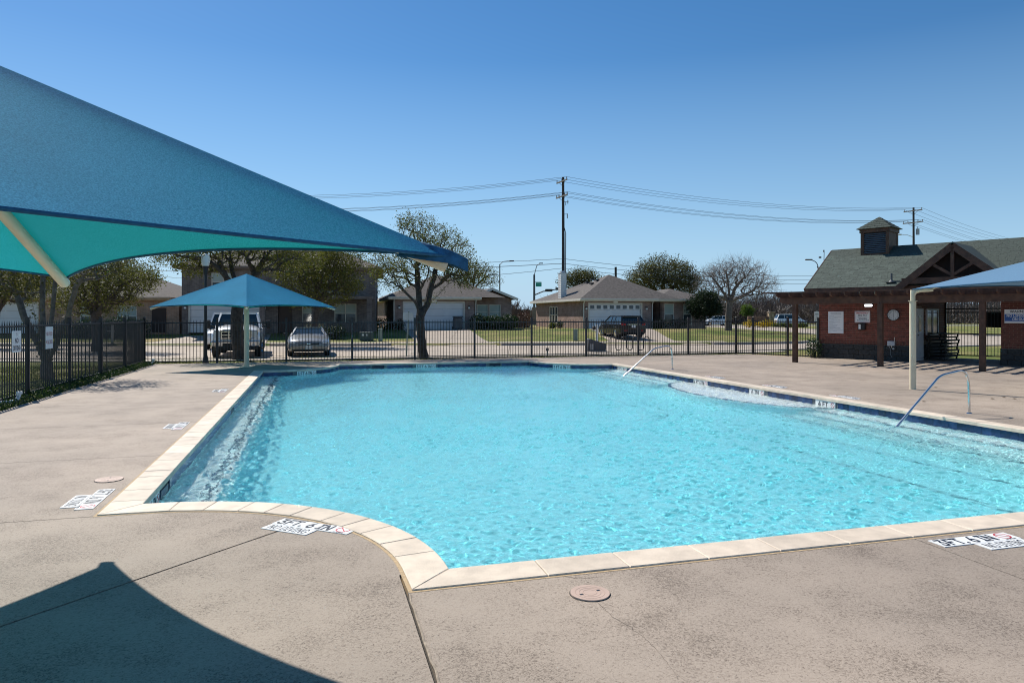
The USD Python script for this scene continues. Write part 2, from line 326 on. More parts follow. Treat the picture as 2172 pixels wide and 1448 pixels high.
for g in sorted(pieces.geoms, key=lambda g: -g.area):
    if g.area > .02: obj("deck_slab", tf(slab(g, -.12, 0), R=UVR), DECK, deck)
obj("joint_bed", tf(flat(deck_poly.difference(GROUTP), -.035), R=UVR), DARKGAP, deck)
obj("grout_line", tf(slab(GROUTP.difference(OUTER), -.06, .002), R=UVR), GROUT, deck)
# raised lip of filler along the wide front joint
lip = MB(); zz = np.linspace(VA - .36, -2, 60); r_ = np.random.default_rng(3)
lip.tube([W(U0 + RC - .318 - .03 * k / 59 + r_.normal() * .002, v, .001) for k, v in enumerate(zz)], .007, 5)
obj("joint_filler", lip, mat("joint_filler", (.36, .29, .22), .9, var=.25, vs=25), deck)

# hairline cracks wandering across the near slabs
def crack(pix, w, seed):
    r_ = np.random.default_rng(seed); P_ = [np.array([gx(px, 1490 * EYE / (py - 670)), 1490 * EYE / (py - 670)]) for px, py in pix]; q = [P_[0]]
    for a, b in zip(P_[:-1], P_[1:]):
        n = max(2, int(np.linalg.norm(b - a) / .03))
        for t in range(1, n + 1): q.append(a + (b - a) * t / n + r_.normal(0, .004, 2))
    q = np.array(q); d = np.gradient(q, axis=0); d /= np.linalg.norm(d, axis=1, keepdims=True); s = np.column_stack([-d[:, 1], d[:, 0]]) * (w * r_.uniform(.5, 1.3, (len(q), 1)) * np.linspace(1, .4, len(q))[:, None])
    v = np.vstack([np.column_stack([q - s, np.full(len(q), .0012)]), np.column_stack([q + s, np.full(len(q), .0012)])]); n = len(q); i = np.arange(n - 1)
    obj("crack", MB().add(v, np.stack([i, i + 1, i + 1 + n, i + n], 1)), mat("dark_crack", (.13, .105, .085), .95), deck)  # thin flat ribbon, one tone darker than the slabs
crack([(1268, 1278), (1300, 1308), (1340, 1330), (1395, 1378), (1440, 1440)], .0016, 1)
crack([(1196, 1222), (1240, 1226), (1300, 1219)], .002, 2)
crack([(0, 1056), (60, 1052), (110, 1049)], .002, 3)
# coping: one stone after another
coping = thing("pool_coping", "pale limestone coping running round the pool edge", "coping")
setd(stage.GetPrimAtPath(coping), kind="structure"); stage.GetPrimAtPath(coping).ClearCustomDataByKey("category")
r_ = np.random.default_rng(11)
for si, (nm, pts) in enumerate(SEGS):
    _, L = seg_frames(pts); total = L[-1]; curved = nm.startswith("arc")
    cut = [0.0]
    while cut[-1] < total:
        step = r_.uniform(.30, .40) if curved else (r_.choice([.31, .6, .6, .6, .62]) if nm == "front" else r_.choice([.3, .45, .6]))
        cut.append(cut[-1] + step)
    cut[-1] = total
    if len(cut) > 2 and cut[-1] - cut[-2] < .15: cut.pop(-2)
    for k in range(len(cut) - 1):
        a, b = cut[k] + .002, cut[k + 1] - .002; S = np.linspace(a, b, 4 if curved else 2); inn, out = [], []
        for s in S:
            q, t, n = along(pts, s); off = n * .303
            if k == 0 and s == S[0]: off = off + unit_or(SEGS[si - 1][1], n, t, True) if False else off
            inn.append(q + n * 0.0); out.append(q + off)
        for end, other in ((0, SEGS[si - 1][1]), (-1, SEGS[(si + 1) % len(SEGS)][1])):      # mitred corners
            if (end == 0 and k == 0) or (end == -1 and k == len(cut) - 2):
                q, t, n = along(pts, 0 if end == 0 else total); _, t2, n2 = along(other, seg_frames(other)[1][-1] if end == 0 else 0)
                m = (n + n2) / (1 + n @ n2); e = .0015 * t * (1 if end == 0 else -1)
                inn[end] = q + e; out[end] = q + m * .303 + e
        ringp = np.array(inn[::-1] + out); area = .5 * np.sum(ringp[:, 0] * np.roll(ringp[:, 1], -1) - ringp[:, 1] * np.roll(ringp[:, 0], -1))
        if area < 0: ringp = ringp[::-1]
        obj("coping_stone", tf(stone(ringp, -.045, .012 + r_.uniform(-.001, .0015), .005), R=UVR), COPING, coping)

# basin
basin = thing("pool_basin", "white plastered pool basin with benches and steps under the water", kind="structure")
FLOOR = -1.24
mb = MB(); ex = np.array(WALL.exterior.coords)
for a, b in zip(ex[:-1], ex[1:]): mb.quad((*a, -.03), (*b, -.03), (*b, FLOOR), (*a, FLOOR))
obj("basin_wall", tf(mb.mesh(), R=UVR), PLASTER, basin)
obj("basin_floor", tf(flat(WALL.buffer(.02), FLOOR), R=UVR), PLASTER, basin)
def shelf(name, poly, z, trim=None):
    obj(name, tf(slab(poly, FLOOR + .01, z), R=UVR), BENCHP, basin)
    if trim is not None: obj("trim_tile_row", tf(slab(trim, z - .03, z + .004), R=UVR), NAVY, basin)
shelf("bench", sbox(U0 + .0, V0 - .1, U0 + .52, V1).intersection(WALL.buffer(-.004)), -.46, sbox(U0 + .345, V0, U0 + .435, V1 - .01))
th_ = np.linspace(-math.pi / 2, math.pi / 2, 30)
sh = Polygon([(U1 + .02 - 1.42 * math.cos(t), 15.4 + 3.05 * math.sin(t)) for t in th_])
shelf("sun_shelf", sh.intersection(WALL.buffer(-.004)), -.235, sh.difference(sh.buffer(-.07)).intersection(sbox(0, 0, U1 - .05, 40)))
for k, (dz, w) in enumerate(((-.40, .42), (-.66, .80), (-.94, 1.18))):
    for va, vb in ((V0 - .05, 12.4), (18.5, V1 + .05)):
        st = sbox(U1 - w, va, U1 + .02, vb).intersection(WALL.buffer(-.004 - .002 * k))
        shelf("step", st, dz, sbox(U1 - w - .004, va + .02, U1 - w + .045, vb - .02))

# waterline tiles
tiles = thing("waterline_tiles", "dark blue glazed tile band along the pool waterline", kind="structure")
skim = []   # (segment, s0, s1) tile-free stretches: depth markers and skimmer mouths
def seg(nm): return next(p for n, p in SEGS if n == nm)
MARK = [("back", 4.0, .74, "3 FT 6 IN"), ("arc_br", 1.9, .70, "3 FT 6 IN"), ("arc_bl", 2.4, .70, "3 FT 6 IN"), ("right", 15.55, .72, "3 FT 6 IN"),
        ("right", 10.35, .72, "4 FT 6 IN"), ("right", 7.75, .60, "6 IN"), ("right", 5.35, .60, "4 FT"), ("left", 15.9, .72, "3 FT 6 IN"), ("left", 8.6, .3, "")]
SKIM = [("back", 5.75, .42), ("back", 1.35, .42), ("left", 15.25, .44)]
nt = 0
for nm, pts in SEGS:
    q, L = seg_frames(pts); n = int(round(L[-1] / .155)); vis = nm in ("left", "right", "back", "arc_br", "arc_bl")
    rest = MB()
    for k in range(n):
        a, b = L[-1] * k / n + .0015, L[-1] * (k + 1) / n - .0015
        mid = (a + b) / 2
        if any(nm == m[0] and abs(mid - m[1]) < m[2] / 2 + .07 for m in MARK + SKIM): continue
        (qa, ta, na), (qb, tb, nb) = along(pts, a), along(pts, b); n_ = unit(na + nb)
        z0, z1 = -.205, -.052
        P = [qa + n_ * .022, qb + n_ * .022, qb + n_ * .031, qa + n_ * .031]
        v = [(*p, z) for z in (z0, z1) for p in P]
        f = [[0, 1, 5, 4], [1, 2, 6, 5], [3, 0, 4, 7], [4, 5, 6, 7], [0, 3, 2, 1]]
        tile = tf(MB().add(v, f).mesh(), R=UVR)
        if vis and nt < 296: obj("tile", tile, BLUETILE, tiles); nt += 1
        else: rest.tm(tile)
    if rest.n: obj("tile_run", rest, BLUETILE, tiles, kind="stuff")
obj("tile_backing", tf(MB().add(*(lambda m: (m.vertices, m.faces))(trimesh.util.concatenate([MB().quad((*a, -.048), (*b, -.048), (*b, -.21), (*a, -.21)).mesh() for a, b in zip(np.array(WALL.buffer(-.0015).exterior.coords)[:-1], np.array(WALL.buffer(-.0015).exterior.coords)[1:])]))).mesh(), R=UVR), mat("grey_tile_grout", (.16, .17, .18), .8), tiles)

def wall_frame(nm, s, push=.02):
    q, t, n = along(seg(nm), s); X = -t if True else t     # reading direction seen from the water
    x3, y3 = UVR @ np.array([*X, 0]), np.array([0, 0, 1.0]); z3 = UVR @ np.array([*(-n), 0])
    x3 = np.cross(y3, z3); return W(*(q + n * push)), frame(x3, y3, z3)
def no_sign(r, z=.003, n=28):
    """red ring with a bar and a small diver"""
    mb = MB(); ring_ = Point(0, 0).buffer(r, 16).difference(Point(0, 0).buffer(r * .84, 16)); mb.tm(slab(ring_, 0, z))
    bar_ = MB().box((0, 0, z * .6 + .0006), (2 * r * .9, r * .14, z)).rot(rz=-math.pi / 4); mb.tm(bar_)
    return mb
for nm, s, w, txt in MARK:
    if not txt: continue
    o, R = wall_frame(nm, s)
    p = thing("depth_marker_tile", {"back": "white depth tile row in the middle of the far pool wall", "arc_br": "white depth tile row on the curved far right pool wall", "arc_bl": "white depth tile row on the curved far left pool wall",
        "left": "white depth tile row on the left pool wall by the near corner"}.get(nm) or {15.55: "white depth tile row behind the far handrail", 10.35: "white depth tile row above the shallow shelf, farthest of three", 7.75: "short white depth tile row above the middle of the shallow shelf", 5.35: "white 4 FT depth tile row between shelf and near handrail"}[s], "depth marker", o)
    nt_ = 5 if w > .65 else 4
    for k in range(nt_):
        obj("plate", MB().box(((k + .5) * w / nt_ - w / 2, 0, .0), (w / nt_ - .004, .15, .012)).rot(R=R, loc=(0, 0, -.125)), WHITEP, p)
    tw = w * (.74 if len(txt) > 5 else .5)
    obj("lettering", tf(text(txt, .10, .003, width=tw), (0, 0, -.125) + R @ np.array([-w * .10, 0, .0055]), R=R), INK, p)
    obj("no_diving_symbol", no_sign(.052).rot(R=R, loc=(0, 0, -.125) + R @ np.array([w / 2 - .075, 0, .0055])), RED, p)
for i, (nm, s, w) in enumerate(SKIM):
    o, R = wall_frame(nm, s, .03)
    p = thing("skimmer_mouth", ["dark skimmer opening in the far pool wall, left of its depth tiles", "dark skimmer opening in the far pool wall, right of its depth tiles", "dark skimmer opening in the left pool wall near the corner"][i], "skimmer", o, group="skimmers")
    mb = MB(); mb.box((0, .066, 0), (w + .02, .012, .03)).box((-w / 2, 0, 0), (.012, .15, .03)).box((w / 2, 0, 0), (.012, .15, .03)).box((0, -.07, 0), (w, .01, .03))
    obj("skimmer_frame", mb.rot(R=R, loc=(0, 0, -.125)), NAVY, p)
    obj("throat", MB().box((0, 0, -.004), (w - .012, .13, .012)).rot(R=R, loc=(0, 0, -.125)), PLASTIC_BLK, p)
    fl = MB().box((0, -.01, .008), (w - .06, .085, .008)).rot(R=R, loc=(0, 0, -.125)); obj("flap", fl, NAVY, p)

# water: a closed body whose upper face carries small wind ripples
usdkit.material(stage, f"{LK}/water", {
    "g": ("geometry", {}), "m1": ("mapping", {"rotation": (0, 0, .4), "scale": (1.0, 1.5, 1.0)}),
    "n1": ("noise_texture", {"scale": 19.0, "detail": 2.0, "roughness": .5, "distortion": .8}),
    "b": ("bump", {"strength": 1.0, "distance": .009}),
    "p": ("principled_bsdf", {"transmission_weight": 1.0, "ior": 1.33, "roughness": .0, "base_color": (1, 1, 1), "specular_ior_level": .5}),
    "m2": ("mapping", {"rotation": (0, 0, .4), "scale": (1.0, 1.25, 1.0)}), "wn": ("noise_texture", {"scale": 4.5, "detail": 2.0}), "wm": ("vector_math", {"math_type": "multiply_add", "vector2": (.22, .22, .0)}), "na": ("voronoi_texture", {"feature": "distance_to_edge", "dimensions": "2D", "scale": 8.5}), "nb": ("voronoi_texture", {"feature": "distance_to_edge", "dimensions": "2D", "scale": 18.0}), "mn": ("math", {"math_type": "multiply_add", "value2": .9}), "rr": ("rgb_ramp", {"ramp": [(.0, (2.5, 2.5, 2.5)), (.05, (2.0, 2.02, 2.04)), (.13, (1.0, 1.03, 1.05)), (.30, (.58, .65, .68)), (.55, (.40, .50, .53))]}),  # rr: sun dapple painted as a bright net in the transparent colour
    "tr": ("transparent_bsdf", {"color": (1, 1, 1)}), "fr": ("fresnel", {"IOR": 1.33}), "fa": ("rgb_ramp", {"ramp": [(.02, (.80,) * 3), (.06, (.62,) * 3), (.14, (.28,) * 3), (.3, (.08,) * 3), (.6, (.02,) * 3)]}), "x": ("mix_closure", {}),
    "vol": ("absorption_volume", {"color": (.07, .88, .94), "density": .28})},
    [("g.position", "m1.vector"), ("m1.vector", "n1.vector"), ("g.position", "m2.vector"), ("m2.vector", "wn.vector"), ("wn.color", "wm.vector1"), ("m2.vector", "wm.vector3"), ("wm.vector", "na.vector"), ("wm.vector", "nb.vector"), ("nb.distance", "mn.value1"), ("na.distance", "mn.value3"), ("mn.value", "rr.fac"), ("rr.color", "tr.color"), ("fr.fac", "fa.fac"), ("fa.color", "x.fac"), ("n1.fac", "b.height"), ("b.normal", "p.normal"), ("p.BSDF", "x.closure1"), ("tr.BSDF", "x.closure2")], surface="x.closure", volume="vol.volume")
body = WALL.buffer(.05)
r_ = np.random.default_rng(21); NW = 120
lam = np.exp(r_.uniform(math.log(.055), math.log(.26), NW)); dirw = r_.normal(.5, .75, NW); phs = r_.uniform(0, 2 * np.pi, NW)
amp = lam ** 1.05; amp *= .33 / math.sqrt(np.sum((amp * 2 * np.pi / lam) ** 2) / 2)
def ripple(p, cell):
    w = np.zeros(len(p)); q = p + .12 * np.column_stack([meshkit.noise(np.column_stack([p * 1.3, np.zeros(len(p))]), 5), meshkit.noise(np.column_stack([p * 1.3, np.zeros(len(p))]), 6)])
    for l, d, ph, a in zip(lam, dirw, phs, amp): w += a * np.clip(l / (2.4 * cell) - .7, 0, 1) * np.sin(2 * np.pi / l * (q[:, 0] * math.cos(d) + q[:, 1] * math.sin(d)) + ph)
    return w * (.45 + .9 * meshkit.noise(np.column_stack([p * .45, np.ones(len(p))]), 9))
xs = np.arange(U0 - .2, U1 + .2, .021); ys = [VA - .2]
while ys[-1] < VB + .2: ys.append(ys[-1] + .016 + .0022 * max(0, ys[-1] - VA - 1.5))
ys = np.array(ys); XX, YY = np.meshgrid(xs, ys); P2 = np.column_stack([XX.ravel(), YY.ravel()]); nx = len(xs)
i_, j_ = np.meshgrid(np.arange(len(ys) - 1), np.arange(nx - 1), indexing="ij"); i_, j_ = i_.ravel(), j_.ravel()
Q = np.stack([i_ * nx + j_, i_ * nx + j_ + 1, (i_ + 1) * nx + j_ + 1, (i_ + 1) * nx + j_], 1)
inside = shapely.contains_xy(WALL.buffer(.045), P2[Q].mean(1)[:, 0], P2[Q].mean(1)[:, 1]); Q = Q[inside]
top = np.column_stack([P2, WZ + ripple(P2, np.maximum(.02, np.repeat(np.gradient(ys), nx)))]); bot = np.column_stack([P2, np.full(len(P2), -1.6)]); N = len(P2)
E_ = np.vstack([Q[:, [0, 1]], Q[:, [1, 2]], Q[:, [2, 3]], Q[:, [3, 0]]]); key = {tuple(e) for e in E_.tolist()}
rim = np.array([e for e in key if (e[1], e[0]) not in key])
F4 = np.vstack([Q, np.column_stack([rim[:, 1], rim[:, 0], rim[:, 0] + N, rim[:, 1] + N])])
V3 = np.vstack([top, bot]); used, inv = np.unique(F4, return_inverse=True); inv = inv.reshape(F4.shape)
wb = MB().add(V3[used], inv); under_ = flat(WALL.buffer(.06), -1.6); wb.add(under_.vertices, under_.faces[:, ::-1])
wm = tf(wb.mesh(), R=UVR)
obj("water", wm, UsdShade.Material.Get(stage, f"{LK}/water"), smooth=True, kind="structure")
# ---------------------------------------------------------------- depth markers and lids on the deck
def deck_marker(label, u, v, ang, big="3FT. 6 IN", sub=True, subdx=.0, faint=False):
    p = thing("deck_depth_marker", label, "depth marker", W(u, v, 0), math.degrees(ang + TH))
    obj("number_plate", MB().box((0, 0, .0035), (.76, .155, .005)), WHITEP, p)
    lt = text(big, .122, .0012, width=.535); lm = MB()
    for k, (ox, oy) in enumerate(((0, 0), (.0012, .0015))): lm.tm(tf(lt, (-.09 + ox, oy, .0062 + .0003 * k)))
    obj("lettering", lm, INK, p)
    obj("no_diving_symbol", no_sign(.062, .0012).rot(loc=(.285, .008, .0062)), RED, p)
    obj("small_lettering", tf(text("NO DIVING", .013, .001), (.285, -.066, .0062)), INK, p)
    if sub:
        obj("text_plate", MB().box((subdx, -.152, .0035), (.46, .138, .005)), WHITEP, p)
        obj("text_plate_lettering", tf(text("NO DIVING", .10, .0012, bold=False, width=.38), (subdx, -.152, .0062)), INK, p)
deck_marker("white 3FT. 6 IN depth plate on the curved corner of the near pool edge", -.04 + .05, 6.02 + .05, math.radians(-39), subdx=-.14)
deck_marker("white 3FT. 6 IN depth plate beside the straight near coping at right", 4.98, 4.30, 0, subdx=.13)
deck_marker("white 3FT. 6 IN depth plate at the near left pool corner", -2.0, 7.55, -math.pi / 2, subdx=.05)
deck_marker("white 3FT. 6 IN depth plate halfway along the left deck", -2.03, 12.2, -math.pi / 2)
deck_marker("white 3FT. 6 IN depth plate on the left deck near the small shade", -2.03, 17.7, -math.pi / 2)
deck_marker("white depth plate on the right deck behind the shallow shelf, farthest of three", 11.0, 17.7, math.pi / 2, "4 FT 6 IN")
deck_marker("white depth plate on the right deck, middle of three behind the shelf", 11.0, 15.0, math.pi / 2, "6 IN")
deck_marker("white depth plate on the right deck nearest the near handrail", 11.0, 12.6, math.pi / 2, "4 FT")
LID = mat("pinkish_plastic_lid", (.50, .36, .285), .6, var=.08, vs=9)
def lid(label, u, v, r, ang):
    p = thing("deck_access_cover", label, "cover", W(u, v, 0), math.degrees(ang), "round skimmer covers in the deck")
    m = MB(); m.cyl((0, 0, .0045), r, .009, 40); obj("cover", m, LID, p, smooth=30)
    g = MB()
    for k in (.35, .55, .75): g.tm(slab(Point(0, 0).buffer(r * k + .0015, 20).difference(Point(0, 0).buffer(r * k - .0015, 20)), .0088, .0098))
    obj("moulded_ring", g, mat("lid_ring", (.42, .30, .235), .7), p)
    for sx in (-1, 1): obj("finger_hole", MB().box((sx * r * .52, 0, .0092), (.024, .014, .002)), INK, p)
    obj("rim_gap", slab(Point(0, 0).buffer(r + .006, 32).difference(Point(0, 0).buffer(r, 32)), .0, .0018), DARKGAP, p)
lid("round pinkish skimmer cover set in the concrete by the near coping", 1.68, 4.13, .124, math.radians(30))
lid("round pinkish skimmer cover on the left deck beside the depth plate", -2.1, 8.4, .135, math.radians(110))

# ---------------------------------------------------------------- handrails
def handrail(label, u_water, v_, u_post, bend_h=.78):
    p = thing("handrail", label, "handrail", W(u_post, v_, 0), math.degrees(TH), "stainless pool handrails")
    d = u_water - u_post
    pts = bevel_path([(d - .45, 0, -.58), (-.67, 0, .69), (-.13, 0, .785), (-.02, 0, .62), (.0, 0, 0)], .13, 7)
    obj("rail", tf(trimesh.Trimesh(*tube(pts, .0215, 14), process=False)), STEEL, p, smooth=40)
    obj("escutcheon", MB().cyl((0, 0, .008), .055, .016, 24, r2=.03), STEEL, p, smooth=30)
# pixel readings of the two rails, turned into places on the deck
handrail("bent stainless handrail at the far right corner steps of the pool", 9.55, 20.72, 11.33)
handrail("bent stainless handrail at the steps on the right, close to the cream shade post", 9.76, 9.92, 11.36)

# ---------------------------------------------------------------- shade umbrellas
def umbrella(label, c, side, rot, eave, peak, sag=.30, center=True, posts=(), group=None, rib_r=.045, post_h=None, name="shade_umbrella", cat="umbrella", tip=(), depth_=None, fabric=None, lift=(.55, .55, .55, .55)):
    p = thing(name, label, cat, (c[0], c[1], 0), 0, group)
    depth_ = depth_ or side
    cs, sn = math.cos(rot), math.sin(rot); ex, ey = np.array([cs, sn, 0]), np.array([-sn, cs, 0])
    C = [(sx * ex * side / 2 + sy * ey * depth_ / 2) + np.array([0, 0, eave]) for sx, sy in ((-1, -1), (1, -1), (1, 1), (-1, 1))]
    top = np.array([0, 0, peak]); n = 26; m = 22
    fab = MB(); hem = MB()
    for k in range(4):
        A, B = C[k], C[(k + 1) % 4]; mid = (A + B) / 2; L = np.linalg.norm(B - A); inward = unit(np.array([-mid[0], -mid[1], 0])); run = np.linalg.norm(mid[:2]); sl = (peak - eave) / run
        s = np.linspace(0, 1, n); g = 4 * s * (1 - s) * sag * L / 4.5
        edge = A + (B - A) * s[:, None] + inward * g[:, None] + np.array([0, 0, 1.0]) * (g * sl * lift[k])[:, None]
        t = np.linspace(0, 1, m)
        Pn = edge[None] * (1 - t)[:, None, None] + top * t[:, None, None]
        dip = (np.sin(np.pi * t) ** 1.0)[:, None] * (4 * s * (1 - s))[None] * .02
        Pn[..., 2] -= dip
        q = np.array([[i * n + j, i * n + j + 1, (i + 1) * n + j + 1, (i + 1) * n + j] for i in range(m - 1) for j in range(n - 1)])
        fab.add(Pn.reshape(-1, 3), q); hem.tube(edge + np.array([0, 0, -.004]), .010 if side < 4.6 else .014, 6)
    fm = fab.mesh(); fm.merge_vertices(digits_vertex=5)
    obj("canopy", fm, fabric or CANOPY, p, smooth=50); obj("hem", hem, HEM, p, smooth=40)
    hubz = peak - .10
    for k in range(4):
        rib = MB(); a = C[k] * np.array([.985, .985, 1]) + np.array([0, 0, -.055]); b = np.array([0, 0, hubz - .02]) + unit(C[k] * np.array([1, 1, 0])) * .1
        rib.tube([a, b], rib_r, 14)
        r = obj("rib", rib, CREAM, p, smooth=40)
    for k in tip:                                          # worn fabric boot folded over the rib end
        a = C[k]; d = unit(C[k] * np.array([1, 1, 0])); up = np.array([0, 0, 1.0]); sd = np.cross(up, d); g = np.linspace(0, 1, 14); w = np.linspace(-1, 1, 15)
        vv = []
        for x in g:
            cen = a - d * .34 + d * .42 * x + up * (.105 - .095 * x - .14 * max(0, x - .72) ** 1.3)
            hw = .095 * (1 - .80 * x ** 1.6)
            for y in w: vv.append(cen + sd * hw * y + up * (-.11 * y * y * (1 - .3 * x) + .012 * math.sin(9 * y + 4 * x) * (1 - x)))
        q = np.array([[i * 15 + j, i * 15 + j + 1, (i + 1) * 15 + j + 1, (i + 1) * 15 + j] for i in range(13) for j in range(14)])
        obj("corner_boot", MB().add(vv, q), mat("boot_fabric", (.022, .105, .20), .8, var=.3, vs=18), p, smooth=60)
    if center:
        obj("pole", MB().tube([(0, 0, 0), (0, 0, hubz)], .085, 20), CREAM, p, smooth=40)
        obj("hub", MB().cyl((0, 0, hubz - .06), .13, .16, 20), CREAM, p, smooth=30)
        obj("base_plate", MB().box((0, 0, .008), (.34, .34, .016)), CREAM, p)
    for k in posts:
        a = C[k]; d = unit(-C[k] * np.array([1, 1, 0]))
        obj("corner_post", MB().tube([(a[0], a[1], 0), (a[0], a[1], eave - .28)], .072, 20), CREAM, p, smooth=40)
        obj("post_collar", MB().cyl((a[0], a[1], eave - .285), .098, .014, 24), CREAM, p, smooth=30)
        br = MB(); br.tube([(a[0], a[1], eave - .28), (a[0], a[1], eave - .02)], .055, 16)
        br.tube(bevel_path([np.array([a[0], a[1], eave - .25]), np.array([a[0], a[1], eave - .05]) + d * .03, np.array([a[0], a[1], eave - .02]) + d * .42], .12, 6), .04, 12)
        obj("post_bracket", br, CREAM, p, smooth=40)
    return p
# the near canopy: its corners C1 (far) and C2 (right) read off the photograph, standing over the left deck
C1, C2 = np.array([-4.16, 6.56]), np.array([-.345, 4.22])
e_ = unit(C2 - C1); n_ = np.array([e_[1], -e_[0]]); sd_ = np.linalg.norm(C2 - C1); cc = (C1 + C2) / 2 + n_ * sd_ / 2
umbrella("large teal blue shade canopy filling the upper left over the near deck", cc, sd_, math.atan2(e_[1], e_[0]), 2.11, 3.36, sag=.32, rib_r=.048, tip=(2,), lift=(.3, .12, .62, .5))
pole_d = 2607.5 / 108
umbrella("smaller blue pyramid shade umbrella on the far left deck by the fence", (gx(523, pole_d), pole_d), 4.25, math.atan2(-.935, .353) - math.pi / 4, 2.04, 3.20, sag=.30, rib_r=.045)
wp = np.array([gx(1936, 16.8), 16.8]); u_ = np.array([CU, SU]); v_ = np.array([SU, -CU])
umbrella("light blue hip shade on a cream corner post at the right edge", wp + 2.75 * u_ + 2.75 * v_, 5.5, TH, 2.39, 3.42, sag=.38, center=False, posts=(3, 0, 1, 2), name="shade_canopy", cat="canopy", fabric=CANOPY_SHEEN)

# ---------------------------------------------------------------- fence
PK = MB().box((0, 0, .82), (.021, .021, 1.52)).add(np.array([[-.0105, -.0105, 1.58], [.0105, -.0105, 1.58], [.0105, .0105, 1.58], [-.0105, .0105, 1.58], [0, 0, 1.70]]), np.array([[0, 1, 4, 4], [1, 2, 4, 4], [2, 3, 4, 4], [3, 0, 4, 4]])[:, :3]).mesh()
def fence(label, pts, z, spacing=None, npk=21, H=1.70):
    p = thing("iron_fence", label, "fence")
    for a, b in zip(pts[:-1], pts[1:]):
        a, b = np.asarray(a, float), np.asarray(b, float); L = np.linalg.norm(b - a); d = (b - a) / L; az = math.atan2(d[1], d[0])
        for zz, h in ((.115, .042), (H - .13, .042)):
            obj("rail", MB().bar((*(a + d * .035), z + zz), (*(b - d * .035), z + zz), .036, h), FENCE, p)
        n = int(round(L / .118))
        for k in range(1, n):
            q = a + d * L * k / n; obj("picket", tf(PK, (q[0], q[1], z + (H - 1.70)), az), FENCE, p)
    for q in pts:
        obj("post", MB().box((q[0], q[1], z + (H + .06) / 2 - .03), (.078, .078, H + .06), az), FENCE, p)
        obj("post_cap", MB().tm(tf(rbox((.094, .094, .03), .008), (q[0], q[1], z + H + .05), az)), FENCE, p)
    return p
fl = [W(-6.02, v)[:2] for v in (12.2, 14.95, 17.7, 20.45, 23.2, 25.95, 28.75)]
fence("black iron picket fence running back along the left lawn", fl, -.04)
fb = [W(-6.02 + 2.505 * k, 28.75)[:2] for k in range(11)]
fence("black iron picket fence across the back behind the pool", fb, -.08)
q0, q1 = fb[-1], np.array(W0) - .02 * BD
fr = [q0 + (q1 - q0) * t for t in (0, .226, .65, 1.0)]
fence("short black iron picket fence turning in to the brick building", fr, -.07)
def fence_sign(label, v, wdt, hgt, ztop, lines, colr, dot=True):
    o = W(-6.02 + .035, v, ztop - hgt / 2); x3, y3 = UVR @ np.array([0, 1.0, 0]), np.array([0, 0, 1.0]); z3 = UVR @ np.array([1.0, 0, 0]); R = frame(x3, y3, z3)
    p = thing("fence_sign", label, "sign", o)
    obj("board", MB().tm(rbox((wdt, hgt, .006), .002)).rot(R=R), WHITEP, p)
    for txt, h, y, w in lines: obj("lettering", tf(text(txt, h, .001, width=w), R @ np.array([0, y, .0035]), R=R), colr, p)
    if dot: obj("emblem", no_sign(.035, .001).rot(R=R, loc=R @ np.array([0, hgt * .34, .0035])), mat("pale_grey_ink", (.35, .35, .35), .6), p)
fence_sign("white NO DIVING sign on the left fence", 17.0, .47, .45, 1.44, (("NO", .095, .02, .17), ("DIVING", .095, -.135, .36)), INK)
fence_sign("white sign with red NO FOOD and NO ALCOHOL lines on the left fence", 18.9, .47, .52, 1.50, (("NO FOOD", .085, .09, .38), ("NO ALCOHOL", .085, -.10, .42)), mat("faded_red_print", (.40, .16, .15), .6), False)
# ---------------------------------------------------------------- brick bath house (local axes: x along its front, y away from the pool)
BROT = math.degrees(math.atan2(BD[1], BD[0]))
bh = thing("bath_house", "red brick pool building with green shingle roof, cupola and open breezeway", "building", (W0[0], W0[1], 0), BROT)
S1, S2, S3, DEP = 3.47, 6.40, 11.6, 4.8
EZ, SL = 2.88, .64
core = MB()
for a, b in ((0, S1), (S2, S3)): core.box(((a + b) / 2, DEP / 2, 1.45), (b - a - .016, DEP - .016, 2.90))
obj("wall", core, MORTAR, bh)
r_ = np.random.default_rng(5)
def brick_at(s, z, L=.234, h=.060, proud=.012): return stone([(-L / 2, -h / 2), (L / 2, -h / 2), (L / 2, h / 2), (-L / 2, h / 2)], 0, .016 + proud, .004), (s, z)
BRm = frame([1, 0, 0], [0, 0, 1], [0, -1, 0])
nb = 0; rest = MB()
for a, b in ((0.0, S1), (S2, S3)):
    for c in range(29):
        z = .80 + c * .0722; off = 0 if c % 2 else .1225; s = a + off
        if off: pass
        k0 = a - (.1225 if c % 2 == 0 else 0)
        edges = [a] + [x for x in np.arange(k0 + .245, b - .05, .245) if x - a > .06] + [b]
        for x0, x1 in zip(edges[:-1], edges[1:]):
            L = x1 - x0 - .011
            if L < .03: continue
            m, _ = brick_at(0, 0, L, .061, r_.uniform(-.002, .002)); m = tf(m, ((x0 + x1) / 2, .012, z), R=BRm)
            if a == 0 and z < 2.28 and nb < 300: obj("brick", m, BRICK, bh); nb += 1
            else: rest.tm(m)
    for q, zz in enumerate((.645, .725)):
        for x in np.arange(a + .055, b - .03, .111):
            pr = .012 if (int(round((x - a) / .111)) + q) % 2 else -.002
            m, _ = brick_at(0, 0, .098, .066, pr); rest.tm(tf(m, (x, .012, zz), R=BRm))
